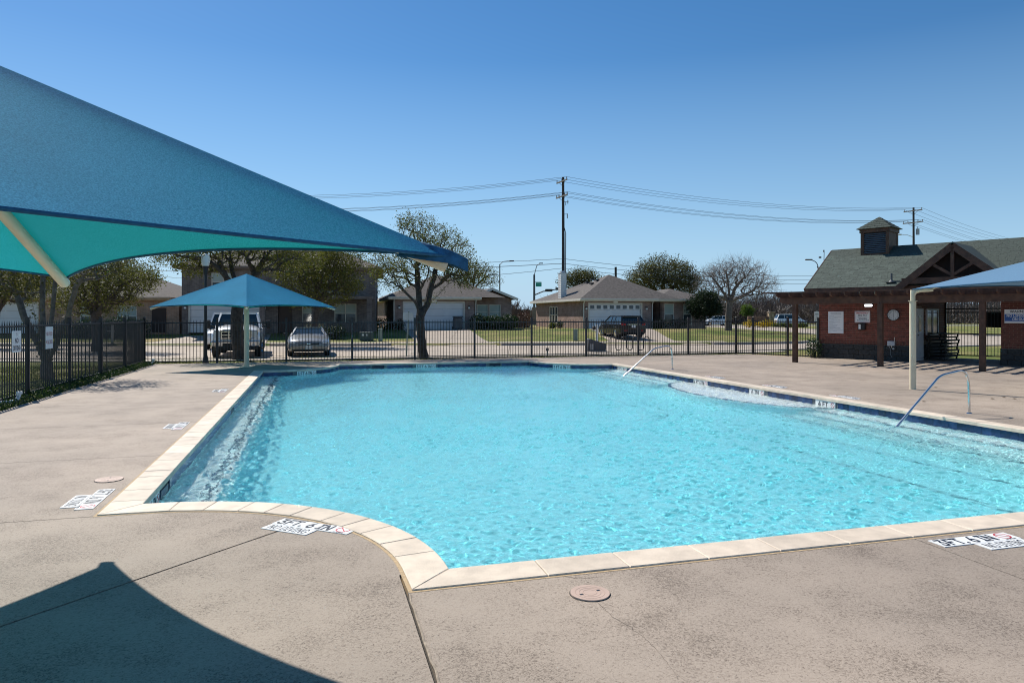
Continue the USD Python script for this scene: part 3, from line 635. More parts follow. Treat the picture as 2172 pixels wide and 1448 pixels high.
# bricks of the two breezeway faces and the left end
for s_face, sgn in ((S1, 1), (S2, -1), (0, -1)):
    Rm = frame([0, sgn, 0], [0, 0, 1], [sgn, 0, 0])
    for c in range(29):
        z = .80 + c * .0722
        for y in np.arange(.16 + (c % 2) * .12, DEP - .1, .245):
            if s_face == S1 and (.45 < y < 1.6 and z < 2.12 or 1.85 < y < 3.6 and 1.0 < z < 2.0): continue
            m, _ = brick_at(0, 0, .234, .061, 0); rest.tm(tf(m, (s_face - sgn * .012, y, z), R=Rm))
obj("brick_courses", rest, mat("red_brick_field", (.19, .054, .036), .8, var=.28, vs=9, bump=.4, bs=40, island=.30), bh, kind="stuff")
for a, b in ((0.0, S1), (S2, S3)):
    for c in range(3):
        e = np.r_[a, np.arange(a + (.4 if c % 2 else .2), b - .08, .4), b]
        for x0, x1 in zip(e[:-1], e[1:]):
            m = stone([(-(x1 - x0) / 2 + .004, -.096), ((x1 - x0) / 2 - .004, -.096), ((x1 - x0) / 2 - .004, .096), (-(x1 - x0) / 2 + .004, .096)], 0, .05, .012)
            obj("base_block", tf(m, ((x0 + x1) / 2, .012, .1 + .2 * c), R=BRm), BLOCK, bh)
for s_face, sgn in ((S1, 1), (S2, -1), (0, -1)):
    obj("base_course", MB().box((s_face + sgn * .012, DEP / 2 + .03, .3), (.03, DEP - .02, .598)), BLOCK, bh)
# roof: shingles laid one by one on the pool side
ux = unit([0, 1, SL]); RS, E0 = (DEP / 2 + .4) * math.hypot(1, SL), -.4
sl0, sl1 = -.42, S3 + .3
deckm = MB()
RZ = EZ + SL * (DEP / 2 + .4)
deckm.add([(sl0, -.4, EZ), (sl1, -.4, EZ), (sl1, DEP / 2, RZ), (sl0, DEP / 2, RZ), (sl0, DEP + .4, EZ), (sl1, DEP + .4, EZ),
           (sl0, -.4, EZ - .10), (sl1, -.4, EZ - .10), (sl1, DEP / 2, RZ - .10), (sl0, DEP / 2, RZ - .10), (sl0, DEP + .4, EZ - .10), (sl1, DEP + .4, EZ - .10)],
          [[0, 1, 2, 3], [3, 2, 5, 4], [6, 9, 8, 7], [9, 10, 11, 8], [0, 6, 7, 1], [4, 5, 11, 10], [0, 3, 9, 6], [3, 4, 10, 9], [1, 7, 8, 2], [2, 8, 11, 5]])
roof = obj("roof", deckm, SHINGLE, bh)
Rf = frame([1, 0, 0], ux, np.cross([1, 0, 0], ux))
ns = 0; field = MB(); ncourse = int(RS / .145)
for side in (0, 1):
    for c in range(ncourse + 1):
        t0 = c * .145; x = sl0
        while x < sl1 - .05:
            w = min(r_.choice([.22, .3, .34]), sl1 - x); th = r_.uniform(.009, .017)
            L = min(.17, RS - t0 + .01)
            m = trimesh.creation.box([w - .006, L, th])
            lift = th / 2 + .004
            if side == 0: T = tf(m, np.array([x + w / 2, -.4, EZ]) + ux * (t0 + L / 2) + Rf[:, 2] * lift, R=Rf)
            else:
                uy = unit([0, -1, SL]); Rb = frame([-1, 0, 0], uy, np.cross([-1, 0, 0], uy)); T = tf(m, np.array([x + w / 2, DEP + .4, EZ]) + uy * (t0 + L / 2) + Rb[:, 2] * lift, R=Rb)
            if side == 0 and ns < 300 and x < 4.2 and (c < 22): obj("shingle", T, SHINGLE, roof); ns += 1
            elif not (side == 0 and False): field.tm(T)
            x += w
obj("shingle_field", field, SHINGLE_I, roof, kind="stuff")
rc = MB()
for x in np.arange(sl0, sl1, .28): rc.add([(x, DEP / 2 - .14, RZ - .075), (x + .29, DEP / 2 - .14, RZ - .075), (x + .29, DEP / 2, RZ + .03), (x, DEP / 2, RZ + .03), (x, DEP / 2 + .14, RZ - .075), (x + .29, DEP / 2 + .14, RZ - .075)], [[0, 1, 2, 3], [3, 2, 5, 4]])
obj("ridge_cap", rc, SHINGLE_I, roof)
tr = MB(); tr.bar((sl0, -.425, EZ - .07), (sl1, -.425, EZ - .07), .03, .17).bar((sl0 - .02, -.4, EZ - .06), (sl0 - .02, DEP / 2, RZ - .06), .03, .16).bar((sl0 - .02, DEP + .4, EZ - .06), (sl0 - .02, DEP / 2, RZ - .06), .03, .16)
obj("fascia", tr, WOOD, bh); obj("soffit", MB().box(((sl0 + sl1) / 2, DEP / 2, EZ - .16), (sl1 - sl0 - .1, DEP + .7, .03)), WOOD, bh)
ge = MB(); ge.add([(sl0 + .4, 0, EZ - .1), (sl0 + .4, DEP, EZ - .1), (sl0 + .4, DEP / 2, RZ - .15)], [[0, 2, 1]]); obj("gable_end", ge, WOOD, bh)
# porch gable over the breezeway
gc, gw, gp, gn = 5.06, 1.83, 4.39, -.6
gback = (gp - EZ) / SL - .4
gb = MB()
for sg in (-1, 1):
    A = np.array([gc + sg * gw, gn - .04, EZ]); Bp = np.array([gc, gn - .04, gp]); A2 = np.array([gc + sg * gw, -.35, EZ + .02]); B2 = np.array([gc, gback + .1, gp])
    up = np.array([0, 0, .05])
    gb.add([A, Bp, B2, A2, A + up, Bp + up, B2 + up, A2 + up], [[0, 1, 2, 3], [4, 7, 6, 5], [0, 4, 5, 1], [0, 3, 7, 4], [1, 5, 6, 2], [2, 6, 7, 3]])
obj("porch_roof", gb, SHINGLE, bh)
gf = MB()
d_ = unit([gw, 0, gp - EZ]); 
for sg in (-1, 1):
    a = np.array([gc + sg * (gw + .06), gn - .05, EZ - .13 - .02]); b = np.array([gc, gn - .05, gp - .10]); gf.bar(a, b, .05, .24)
obj("bargeboard", gf, WOOD, bh)
obj("king_post", MB().box((gc, gn + .0, (3.2 + gp) / 2 - .12), (.11, .1, gp - 3.2 - .1)), WOOD, bh)
br = MB()
for sg in (-1, 1): br.bar((gc + sg * .05, gn, 3.26), (gc + sg * .72, gn, 3.70), .09, .10)
obj("brace", br, WOOD, bh); obj("tie_beam", MB().box((gc, gn, 3.06), (gw * 2 - .3, .12, .22)), WOOD, bh)
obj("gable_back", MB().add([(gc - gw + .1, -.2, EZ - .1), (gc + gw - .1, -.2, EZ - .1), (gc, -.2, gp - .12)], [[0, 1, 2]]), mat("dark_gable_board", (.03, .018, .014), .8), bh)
# cupola
cs_, cn_ = 1.56, DEP / 2
cu = MB(); hw = .56
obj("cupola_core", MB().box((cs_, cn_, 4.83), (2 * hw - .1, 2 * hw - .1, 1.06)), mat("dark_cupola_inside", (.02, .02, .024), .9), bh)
cf = MB()
for sx in (-1, 1):
    for sy in (-1, 1): cf.box((cs_ + sx * (hw - .06), cn_ + sy * (hw - .06), 4.81), (.125, .125, 1.14))
for sy in (-1, 1): cf.box((cs_, cn_ + sy * (hw - .03), 4.31), (2 * hw - .25, .07, .15)).box((cs_ + sy * (hw - .03), cn_, 4.31), (.07, 2 * hw - .25, .15))
cf.box((cs_, cn_, 5.36), (2 * hw + .08, 2 * hw + .08, .16))
for sx in (-1, 1):
    cf.box((cs_ + sx * (hw - .028), cn_, 4.83), (.03, 2 * hw - .25, .9))
obj("cupola_frame", cf, WOOD, bh)
for k in range(11):
    z = 4.44 + k * .078
    for sy in (-1, 1):
        m = trimesh.creation.box([2 * hw - .25, .075, .012]); c, s = math.cos(sy * .7), math.sin(sy * .7)
        obj("louver_slat", tf(m, (cs_, cn_ + sy * (hw - .045), z), R=np.array([[1, 0, 0], [0, c, s], [0, -s, c]])), LOUVER, bh)
cr = MB(); h2 = .70
P_ = [(cs_ + a * h2, cn_ + b * h2, 5.44) for a, b in ((-1, -1), (1, -1), (1, 1), (-1, 1))]
cr.add(P_ + [(cs_, cn_, 5.98)], [[0, 1, 4, 4], [1, 2, 4, 4], [2, 3, 4, 4], [3, 0, 4, 4]]).add(P_, [[0, 3, 2, 1]])
obj("cupola_roof", cr, SHINGLE, bh)
for k in range(4):
    n_c = 6
    rowm = MB(); A, B = np.array(P_[k]), np.array(P_[(k + 1) % 4]); T = np.array([cs_, cn_, 5.98])
    for c in range(n_c):
        t = c / n_c; a, b = A + (T - A) * t, B + (T - B) * t; a2, b2 = A + (T - A) * (t + .9 / n_c), B + (T - B) * (t + .9 / n_c)
        nn = unit(np.cross(B - A, T - A)); w_ = max(1, int(np.linalg.norm(b - a) / .26))
        for j in range(w_):
            f0, f1 = (j + .02) / w_, (j + .98) / w_
            q0, q1, q2, q3 = a + (b - a) * f0, a + (b - a) * f1, a2 + (b2 - a2) * f1, a2 + (b2 - a2) * f0
            rowm.quad(q0 + nn * .016, q1 + nn * .016, q2 + nn * .006, q3 + nn * .006).quad(q0, q1, q1 + nn * .016, q0 + nn * .016)
    obj("cupola_shingles", rowm, SHINGLE_I, bh, kind="stuff")
vp = MB(); vp.cyl((2.85, -.1, 3.24), .04, .34, 14).cyl((2.85, -.1, 3.10), .13, .10, 18, r2=.045).box((2.85, -.12, 3.065), (.36, .30, .012)); obj("vent_pipe", vp, mat("lead_flashing", (.10, .105, .11), .5), bh)
# breezeway left wall: door and counter window
DRM = mat("white_painted_door", (.62, .64, .68), .5)
door = obj("door", MB().box((S1 + .03, 1.02, 1.02), (.05, .90, 2.03)), DRM, bh)
obj("door_pane", MB().box((S1 + .058, 1.02, 1.45), (.01, .28, .62)), mat("dark_door_glass", (.02, .025, .03), .1), door)
obj("door_handle", MB().cyl((S1 + .085, .69, 1.0), .028, .06, 12, axis="x").box((S1 + .06, .69, 1.12), (.012, .06, .1)), STEEL, door)
wf = MB()
for y in (1.95, 3.45, 2.7): wf.box((S1 + .02, y, 1.5), (.06, .07, 1.0))
for z in (1.0, 2.0): wf.box((S1 + .02, 2.7, z), (.06, 1.56, .07))
win = obj("service_window", wf, DRM, bh); obj("window_pane", MB().box((S1 + .015, 2.7, 1.5), (.01, 1.42, .93)), mat("dark_window_glass", (.03, .035, .04), .08), win)
def wallthing(name, label, cat, s, z, n=0.0): 
    p = np.array([W0[0], W0[1], 0]) + np.array([*(s * BD + n * BN), z]); return thing(name, label, cat, p, BROT)
FR = BRm
p = wallthing("rules_board", "large white rules board with small print on the brick wall", "sign", .70, 1.485, -.022)
obj("board", MB().tm(rbox((.62, .91, .014), .003)).rot(R=FR), WHITEP, p)
r_ = np.random.default_rng(2); tx = MB(); y = .40
for k in range(22):
    w = [.40, .22, .48][k % 3] * r_.uniform(.6, 1.1) if k > 2 else .4; x0 = -.26 if k not in (0, 1, 2, 8) else -w / 2
    if k not in (3, 9): 
        x = x0
        while x < x0 + w: l = r_.uniform(.015, .05); tx.box((x + l / 2, y, .0078), (l, .010 if k else .018, .0012)); x += l + .012
    y -= .036
obj("printed_lines", tx.rot(R=FR), mat("grey_print", (.28, .29, .31), .6), p)
p = wallthing("emergency_sign", "white EMERGENCY DIAL 911 sign with red print above the phone box", "sign", 1.745, 1.715, -.022)
obj("board", MB().tm(rbox((.585, .46, .012), .003)).rot(R=FR), WHITEP, p)
fr_ = MB().tm(slab(sbox(-.28, -.215, .28, .215).difference(sbox(-.272, -.207, .272, .207)), .006, .0075)); obj("border", fr_.rot(R=FR), RED, p)
for t, h, y, w, c in (("EMERGENCY", .062, .15, .46, RED), ("DIAL 911", .062, .06, .32, INK)):
    obj("lettering", tf(text(t, h, .0015, width=w), FR @ np.array([0, y, .0065]), R=FR), c, p)
sm = MB()
for y, w in ((-.03, .34), (-.085, .24), (-.14, .42)): 
    x = -w / 2
    while x < w / 2: l = r_.uniform(.02, .06); sm.box((x + l / 2, y, .0068), (l, .022, .0015)); x += l + .012
obj("small_print", sm.rot(R=FR), INK, p)
p = wallthing("phone_box", "small black phone box with a white card on the brick wall", "phone box", 1.74, 1.32, -.075)
obj("case", MB().tm(rbox((.27, .27, .13), .02)).rot(R=FR), PLASTIC_BLK, p); obj("card", MB().box((-.06, 0, .067), (.085, .19, .004)).rot(R=FR), WHITEP, p)
p = wallthing("wall_clock", "round white faced wall clock showing six o'clock on the brick wall", "clock", 2.90, 1.79, -.045)
rimv, rimf = tube(arc((0, 0, 0), (.215, 0, 0), (0, .215, 0), 0, 2 * math.pi, 40), .014, 8, False)
obj("rim", tf(trimesh.Trimesh(rimv, rimf, process=False), R=FR), PLASTIC_BLK, p, smooth=50)
obj("face", MB().cyl((0, 0, -.006), .212, .02, 40).rot(R=FR), mat("clock_face", (.55, .57, .56), .4), p)
nm = MB(); 
for k in range(12):
    a = math.pi / 2 - k * math.pi / 6; nm.tm(tf(text(str(12 if k == 0 else k), .042, .001), (.162 * math.cos(a), .162 * math.sin(a), .0045)))
obj("numerals", nm.rot(R=FR), INK, p)
hd = MB().box((0, -.05, .007), (.010, .12, .003)).box((0, .075, .009), (.007, .17, .003)); obj("hands", hd.rot(R=FR), INK, p)
p = wallthing("wall_light", "lit white bulkhead wall light under the pergola beam", "wall light", 1.98, 2.17, -.05)
obj("base", MB().tm(rbox((.34, .12, .05), .02)).rot(R=FR, loc=(0, .02, 0)), PLASTIC_BLK, p)
obj("lens", MB().tm(rbox((.32, .10, .07), .03)).rot(R=FR), mat("lit_lens", (.95, .97, 1.0), .4, emit=1.3), p)
p = wallthing("wall_faucet_box", "small white control box with pipe and drooping cable low on the wall", "control box", 2.83, .68, -.07)
obj("box", MB().tm(rbox((.27, .19, .10), .012)).rot(R=FR), mat("pale_grey_box", (.52, .52, .52), .45), p)
obj("pipe", MB().tube([(.12, .03, .08), (.12, .03, .24)], .012, 8).tube([(.02, 0, -.09), (.02, 0, -.17)], .014, 8), STEEL, p)
obj("cable", MB().tube([(-.1, -.02, -.1 - .05 * k + 0) if False else (-.08 + .02 * k + .03 * math.sin(k), -.03, -.1 - .07 * k) for k in range(7)], .006, 6).cyl((.09, -.03, -.2), .04, .05, 12, axis="y"), mat("pale_cable", (.4, .4, .38), .6), p)
p = wallthing("warning_sign", "blue and white WARNING NO LIFEGUARD ON DUTY sign on the right brick wall", "sign", 6.98, 1.74, -.022)
obj("board", MB().tm(rbox((.94, .48, .012), .003)).rot(R=FR), WHITEP, p)
obj("blue_field", MB().box((0, -.05, .0065), (.92, .25, .002)).rot(R=FR), BLUEINK, p)
for t, h, y, w, c, z in (("WARNING", .085, .165, .62, INK, .0062), ("NO LIFEGUARD", .085, .02, .80, WHITEP, .0078), ("ON DUTY", .085, -.10, .48, WHITEP, .0078), ("SWIM AT YOUR OWN RISK", .03, -.21, .7, INK, .0062)):
    if "RISK" in t: continue
    obj("lettering", tf(text(t, h, .0015, width=w), FR @ np.array([0, y, z]), R=FR), c, p)
# gate across the far end of the breezeway
gt = thing("iron_gate", "tall black iron gate closing the far end of the breezeway", "gate", (W0[0], W0[1], 0), BROT)
y = DEP - .3; fm_ = MB()
for z in (.1, 1.0, 1.9, 2.05, 2.8): fm_.box(((S1 + S2) / 2, y, z), (S2 - S1 - .06, .035, .045))
for s in (S1 + .03, S1 + 1.45, S2 - .03): fm_.box((s, y, 1.42), (.06, .06, 2.84))
obj("gate_frame", fm_, FENCE, gt)
for s in np.arange(S1 + .14, S2 - .08, .118): obj("picket", MB().box((s, y, 1.45), (.018, .018, 2.75)), FENCE, gt)
obj("screen_panel", MB().box((S1 + 2.05, y + .03, 1.58), (1.62, .01, .60)), mat("black_screen", (.01, .01, .012), .7), gt)
sc_ = MB()
for sg in (-1, 1):
    for k, zc in enumerate((.62, 1.02)): sc_.tube(arc((S2 - .28, y - .03, zc), (.16 * sg, 0, 0), (0, 0, .17), 0, 1.7 * math.pi, 14), .012, 6)
obj("scroll", sc_, FENCE, gt)
# stacked loungers in the shade of the breezeway
LNG = mat("dark_brown_lounger", (.010, .009, .009), .6)
lb = None
for k in range(8):
    pos = np.array([W0[0], W0[1], .02 + .13 * k]) + np.array([*((S1 + .50 + .03 * (k % 3)) * BD + (2.25 + .05 * (k % 2)) * BN), 0])
    lab = "one of the dark slatted pool loungers stacked flat in the breezeway"
    if lb is None:
        lb = thing("pool_lounger", lab, "lounger", pos, BROT + 90, "stacked loungers in the breezeway")
        for sg in (-1, 1): obj("side_rail", MB().box((0, sg * .3, .11), (1.85, .045, .05)), LNG, lb)
        for x in np.arange(-.88, .9, .11): obj("slat", MB().box((x, 0, .118), (.07, .56, .015)), LNG, lb)
        for sx in (-.8, .8):
            for sg in (-1, 1): obj("leg", MB().box((sx, sg * .3, .045), (.05, .05, .09)), LNG, lb)
    else: copy_of(lb, lab, pos, BROT + 90)

# ---------------------------------------------------------------- pergola in front of it
pg = thing("pergola", "red brown timber pergola along the front of the brick building", "pergola", (W0[0], W0[1], 0), BROT)
PN = -3.58
for k in range(4):
    s = .61 + 3.02 * k
    obj("post", tf(rbox((.165, .165, 2.19), .008), (s, PN, 1.095)), WOOD, pg)
beam = MB()
for a, b in ((.61 - .56, 3.63), (3.634, 6.65), (6.654, 9.67), (9.674, 11.8)):
    m = MB(); x0 = a
    if a < 1:
        prof = Polygon([(a, .08), (a, .25), (b - .002, .25), (b - .002, 0), (a + .26, 0), (a + .2, .02), (a + .12, .035), (a + .06, .06)])
    else: prof = sbox(a, 0, b - .002, .25)
    obj("beam", tf(extrude(prof, .14), (0, PN + .07, 2.19), R=frame([1, 0, 0], [0, 0, 1], [0, -1, 0])), WOOD, pg)
s = .12
while s < 11.4:
    prof = Polygon([(-4.22, .06), (-4.22, .16), (-.02, .16), (-.02, 0), (-3.95, 0), (-4.06, .012), (-4.16, .035)])
    obj("rafter", tf(extrude(prof, .045), (s + .0225, 0, 2.44), R=frame([0, 1, 0], [0, 0, 1], [1, 0, 0])), WOOD, pg); s += .50
for n in (-4.12, -3.4, -2.65, -1.9, -1.15, -.45): obj("purlin", MB().box((5.5, n, 2.625), (11.9, .085, .045)), WOOD, pg)
# ---------------------------------------------------------------- terrain, street, drives
NEp = np.array([(-160, 28.6), (-14, 29.8), (-4, 31.5), (9, 35.2), (16, 38.5), (40, 47), (160, 88)], float)
FEp = np.array([(-160, 40.0), (-10, 42.2), (14, 44.2)], float)
NE = lambda x: np.interp(x, NEp[:, 0], NEp[:, 1]); FE = lambda x: np.interp(x, FEp[:, 0], FEp[:, 1])
corner = [(14, 44.2), (19, 46.3), (23.5, 51), (27.5, 60), (29.5, 72), (30.5, 100), (31, 127)]
rside = [(40, 127), (39.5, 100), (39, 76), (42, 64), (50, 61.5), (160, 99)]
street_poly = Polygon([tuple(p) for p in NEp] + rside[::-1] + corner[::-1] + [tuple(p) for p in FEp[::-1]])
far_road = sbox(-300, 127, 400, 143)
roads = unary_union([street_poly, far_road])
def smooth(t): t = np.clip(t, 0, 1); return t * t * (3 - 2 * t)
def zt(x, y):
    x, y = np.asarray(x, float), np.asarray(y, float)
    lawn = .06 + .62 * smooth((y - FE(x) - 2) / 11.5) * smooth((24 - x) / 9) * smooth((115 - y) / 30)
    z = np.where(y > FE(x) - .5, lawn, -.09 + .02 * meshkit.noise(np.stack([x * .3, y * .3, 0 * x], -1), 3))
    z = np.where((x > 30) & (y > NE(x)), .0, z)
    z = np.where(y < NE(x), -.09, z)
    return np.where(shapely.contains_xy(roads.buffer(.08), x, y), -.36, z)
gx_ = np.unique(np.r_[-2500, -1200, -600, -300, np.arange(-160, -50, 5), np.arange(-50, 46, .5), np.arange(46, 160, 5), 300, 600, 1200, 2500])
gy_ = np.unique(np.r_[-400, -200, -100, -60, np.arange(-40, 26, 1.), np.arange(26, 76, .4), np.arange(76, 150, 2.), 170, 220, 300, 500, 900, 1600, 3000])
GX, GY = np.meshgrid(gx_, gy_); gz = zt(GX, GY); nx = len(gx_)
i_, j_ = np.meshgrid(np.arange(len(gy_) - 1), np.arange(nx - 1), indexing="ij"); i_, j_ = i_.ravel(), j_.ravel()
Q = np.stack([i_ * nx + j_, i_ * nx + j_ + 1, (i_ + 1) * nx + j_ + 1, (i_ + 1) * nx + j_], 1)
deckw = Polygon([tuple(W(*p)[:2]) for p in deck_poly.exterior.coords])
P2 = np.column_stack([GX.ravel(), GY.ravel()]); dk = deckw.buffer(-.15)
Q = Q[~shapely.contains_xy(dk, P2[Q][..., 0], P2[Q][..., 1]).all(1)]
obj("ground", MB().add(np.column_stack([P2, gz.ravel()]), Q).mesh(), LAWN, smooth=True, kind="structure")
st = thing("street", "pale concrete street with expansion joints", kind="structure")
cells = []
jl = [LineString([(x, 20), (x + .3, 150)]) for x in np.arange(-60, 60, 4.6)] + [LineString([(x, FE(x) - (FE(x) - NE(x)) / 2 if x < 14 else NE(x) + 6) for x in np.arange(-160, 161, 4)])] + [LineString([(10, y), (60, y + 1)]) for y in np.arange(50, 127, 6)]
for g in street_poly.difference(unary_union([l.buffer(.012, cap_style="flat") for l in jl])).geoms:
    if g.area > .05: obj("street_panel", slab(g, -.30, -.055), CONC, st)
obj("joint_bed", flat(street_poly, -.085), DARKGAP, st)
obj("far_road", slab(far_road, -.3, -.05), mat("far_asphalt", (.17, .165, .16), .9), kind="structure")
drives = [("house 1", [(-22.9, 49.4), (-17.3, 50.5), (-15.6, 44.5), (-14.8, 42.2), (-23.9, 42.0), (-22.9, 44.3)]),
          ("house 2", [(-8.75, 55.8), (-3.8, 57.2), (-1.6, 46), (-.9, 42.9), (-7.2, 42.4), (-6.3, 46)]),
          ("house 3", [(6.3, 58.9), (11.4, 60.3), (10.9, 47), (12.4, 44.1), (5.2, 43.5), (6.5, 47)])]
drv_all = unary_union([Polygon(p) for _, p in drives])
def drape(poly, dz, step=.7, thick=.0):
    x0, y0, x1, y1 = poly.bounds; mb = MB()
    for x in np.arange(x0, x1, 2.3):
        for y in np.arange(y0, y1, 1.2):
            c = poly.intersection(sbox(x + .006, y + .004, x + 2.294, y + 1.196))
            for g in (getattr(c, "geoms", None) or [c]):
                if g.geom_type == "Polygon" and g.area > 1e-4: mb.tm(flat(g, 0))
    m = mb.mesh(); m.vertices[:, 2] = np.maximum(zt(m.vertices[:, 0], m.vertices[:, 1]), .0) + dz
    lowy = m.vertices[:, 1] < FE(m.vertices[:, 0]) + .45
    m.vertices[lowy, 2] = -.04 + np.clip((m.vertices[lowy, 1] - FE(m.vertices[lowy, 0])) / .45, 0, 1) * .13
    return m
for nm, p in drives: obj("driveway", drape(Polygon(p), .02), CONC, kind="structure")
walk_far = Polygon([(x, FE(x) + 1.3) for x in np.arange(-80, 15, 2)] + [(x, FE(x) + 2.6) for x in np.arange(14, -81, -2)]).difference(drv_all.buffer(.02))
obj("pavement", drape(walk_far, .012), WALKC, kind="structure")
walk_near = Polygon([(x, NE(x) - 1.75) for x in np.arange(-80, 14.5, 2)] + [(x, NE(x) - .5) for x in np.arange(14, -81, -2)])
pv = thing("pavement", "pale concrete pavement between pool fence and street", kind="structure")
for x in np.arange(-40, 16, 1.55):
    c = walk_near.intersection(sbox(x + .006, 0, x + 1.544, 60))
    if c.area > .05: obj("paving_slab", slab(c, -.2, -.05), WALKC, pv)
kerb = thing("kerb", "grey concrete kerb along the street", kind="structure")
edge_far = LineString([tuple(p) for p in FEp] + corner[1:]); kp = edge_far.buffer(.34, single_sided=True, cap_style="flat")
if kp.intersection(street_poly).area > kp.area / 2: kp = edge_far.buffer(-.34, single_sided=True, cap_style="flat")
for g in kp.difference(drv_all.buffer(.25)).geoms: obj("kerb_run", slab(g, -.3, .085), KERB, kerb)
edge_near = LineString([tuple(p) for p in NEp]); kn = edge_near.buffer(-.3, single_sided=True, cap_style="flat")
if kn.intersection(street_poly).area > kn.area / 2: kn = edge_near.buffer(.3, single_sided=True, cap_style="flat")
kn = kn.difference(sbox(-15.5, 20, -5, 40))
for g in (getattr(kn, "geoms", None) or [kn]): obj("kerb_run", slab(g, -.3, -.02), KERB, kerb)
edge_r = LineString(rside); kr = edge_r.buffer(.3, single_sided=True, cap_style="flat")
if kr.intersection(street_poly).area > kr.area / 2: kr = edge_r.buffer(-.3, single_sided=True, cap_style="flat")
obj("kerb_run", slab(kr, -.3, .08), KERB, kerb)

# ---------------------------------------------------------------- houses
def house_brick(name, c1, c2, mortar):
    _mats[name] = usdkit.material(stage, f"{LK}/{name}", {"tc": ("texture_coordinate", {}), "s": ("separate_xyz", {}), "a": ("math", {"math_type": "add"}), "c": ("combine_xyz", {}),
        "b": ("brick_texture", {"color1": c1, "color2": c2, "mortar": mortar, "scale": 1.0, "brick_width": .23, "row_height": .076, "mortar_size": .008, "mortar_smooth": .2}),
        "bp": ("bump", {"strength": .4, "distance": .008, "invert": True}), "n": ("noise_texture", {"scale": 1.3, "detail": 4.0}), "r": ("rgb_ramp", {"ramp": [(.3, (.75,) * 3), (.7, (1.2,) * 3)]}), "m": ("mix_color", {"blend_type": "multiply", "fac": 1.0, "use_clamp": False}), "p": ("principled_bsdf", {"roughness": .9, "specular_ior_level": .2})},
        [("tc.object", "s.vector"), ("s.x", "a.value1"), ("s.y", "a.value2"), ("a.value", "c.x"), ("s.z", "c.y"), ("c.vector", "b.vector"), ("tc.object", "n.vector"), ("n.fac", "r.fac"), ("b.color", "m.a"), ("r.color", "m.b"), ("m.result", "p.base_color"), ("b.fac", "bp.height"), ("bp.normal", "p.normal")], surface="p.BSDF")
    return _mats[name]
HB_PINK = house_brick("pink_house_brick", (.31, .20, .165), (.20, .125, .105), (.38, .33, .29))
HB_TAN = house_brick("tan_house_brick", (.42, .25, .16), (.30, .17, .11), (.42, .36, .30))
HB_GREY = house_brick("grey_house_brick", (.18, .145, .13), (.10, .08, .075), (.25, .22, .20))
GLASSD = mat("dark_house_window", (.025, .035, .045), .06, var=.2, spec=.6); BLIND = mat("pale_blind", (.36, .42, .38), .6, var=.05)
SIDING = mat("white_siding", (.72, .71, .68), .5, var=.05)
def wallx(x0, x1, y, z0, z1, holes=(), t=.2):
    """a wall along x with openings: holes (xa, xb, za, zb)"""
    p = sbox(x0, z0, x1, z1)
    for h in holes: p = p.difference(sbox(h[0], h[2], h[1], h[3]))
    return tf(extrude(p, t), (0, y + t, 0), R=frame([1, 0, 0], [0, 0, 1], [0, -1, 0]))
def hip(x0, x1, y0, y1, z, sl, th=.12):
    a = min(x1 - x0, y1 - y0) / 2; h = a * sl; E = [(x0, y0, z), (x1, y0, z), (x1, y1, z), (x0, y1, z)]
    if x1 - x0 >= y1 - y0: R0, R1 = (x0 + a, y0 + a, z + h), (x1 - a - 1e-4, y0 + a, z + h); f = [[0, 1, 5, 4], [2, 3, 4, 5], [3, 0, 4, 4], [1, 2, 5, 5]]
    else: R0, R1 = (x0 + a, y0 + a, z + h), (x0 + a, y1 - a, z + h); f = [[0, 1, 4, 4], [1, 2, 5, 4], [2, 3, 5, 5], [3, 0, 4, 5]]
    return MB().add(E + [R0, R1], f).add([(p[0], p[1], z - .001) for p in E], [[0, 3, 2, 1]])
def eaves(x0, x1, y0, y1, z, gut=True):
    m = MB(); t = .05
    for a, b in (((x0, y0), (x1, y0)), ((x1, y0), (x1, y1)), ((x1, y1), (x0, y1)), ((x0, y1), (x0, y0))): m.bar((*a, z - .09), (*b, z - .09), t, .19)
    m.box(((x0 + x1) / 2, (y0 + y1) / 2, z - .20), (x1 - x0 - .1, y1 - y0 - .1, .03))
    for a, b in (((x0, y0 - .07), (x1, y0 - .07)),): m.bar((*a, z - .04), (*b, z - .04), .11, .11)
    return m
def garage(p, xa, xb, y, z0, h, windows=False):
    d = MB(); n = 4; ph = h / n
    for k in range(n): d.box(((xa + xb) / 2, y + .10, z0 + ph * (k + .5)), (xb - xa, .04, ph - .015))
    if not windows:
        for k in range(n):
            for q in range(8): w = (xb - xa) / 8; d.box((xa + w * (q + .5), y + .085, z0 + ph * (k + .5)), (w * .72, .02, ph * .6))
    dp = obj("garage_door", d, DOORW, p)
    if windows:
        for q in range(8):
            w = (xb - xa) / 8; obj("door_window", MB().box((xa + w * (q + .5), y + .078, z0 + h - ph * .5), (w * .62, .02, ph * .55)), GLASSD, dp)
    fr = MB()
    for x in (xa - .05, xb + .05): fr.box((x, y + .03, z0 + h / 2), (.10, .1, h))
    fr.box(((xa + xb) / 2, y + .03, z0 + h + .05), (xb - xa + .2, .1, .10)); obj("door_frame", fr, WHITETRIM, p)
def window(p, xa, xb, y, za, zb, mull=1, blind=.55):
    f = MB()
    for x in [xa + .03, xb - .03] + [xa + (xb - xa) * k / mull for k in range(1, mull)]: f.box((x, y + .06, (za + zb) / 2), (.06, .08, zb - za))
    for z in (za + .03, zb - .03, (za + zb) / 2): f.box(((xa + xb) / 2, y + .07, z), (xb - xa - .1, .05, .05))
    w = obj("window", f, WHITETRIM, p); obj("window_pane", MB().box(((xa + xb) / 2, y + .11, (za + zb) / 2), (xb - xa - .04, .01, zb - za - .04)), GLASSD, w)
    if blind: obj("window_blind", MB().box(((xa + xb) / 2, y + .10, zb - (zb - za) * blind / 2), (xb - xa - .08, .008, (zb - za) * blind - .04)), BLIND, w)
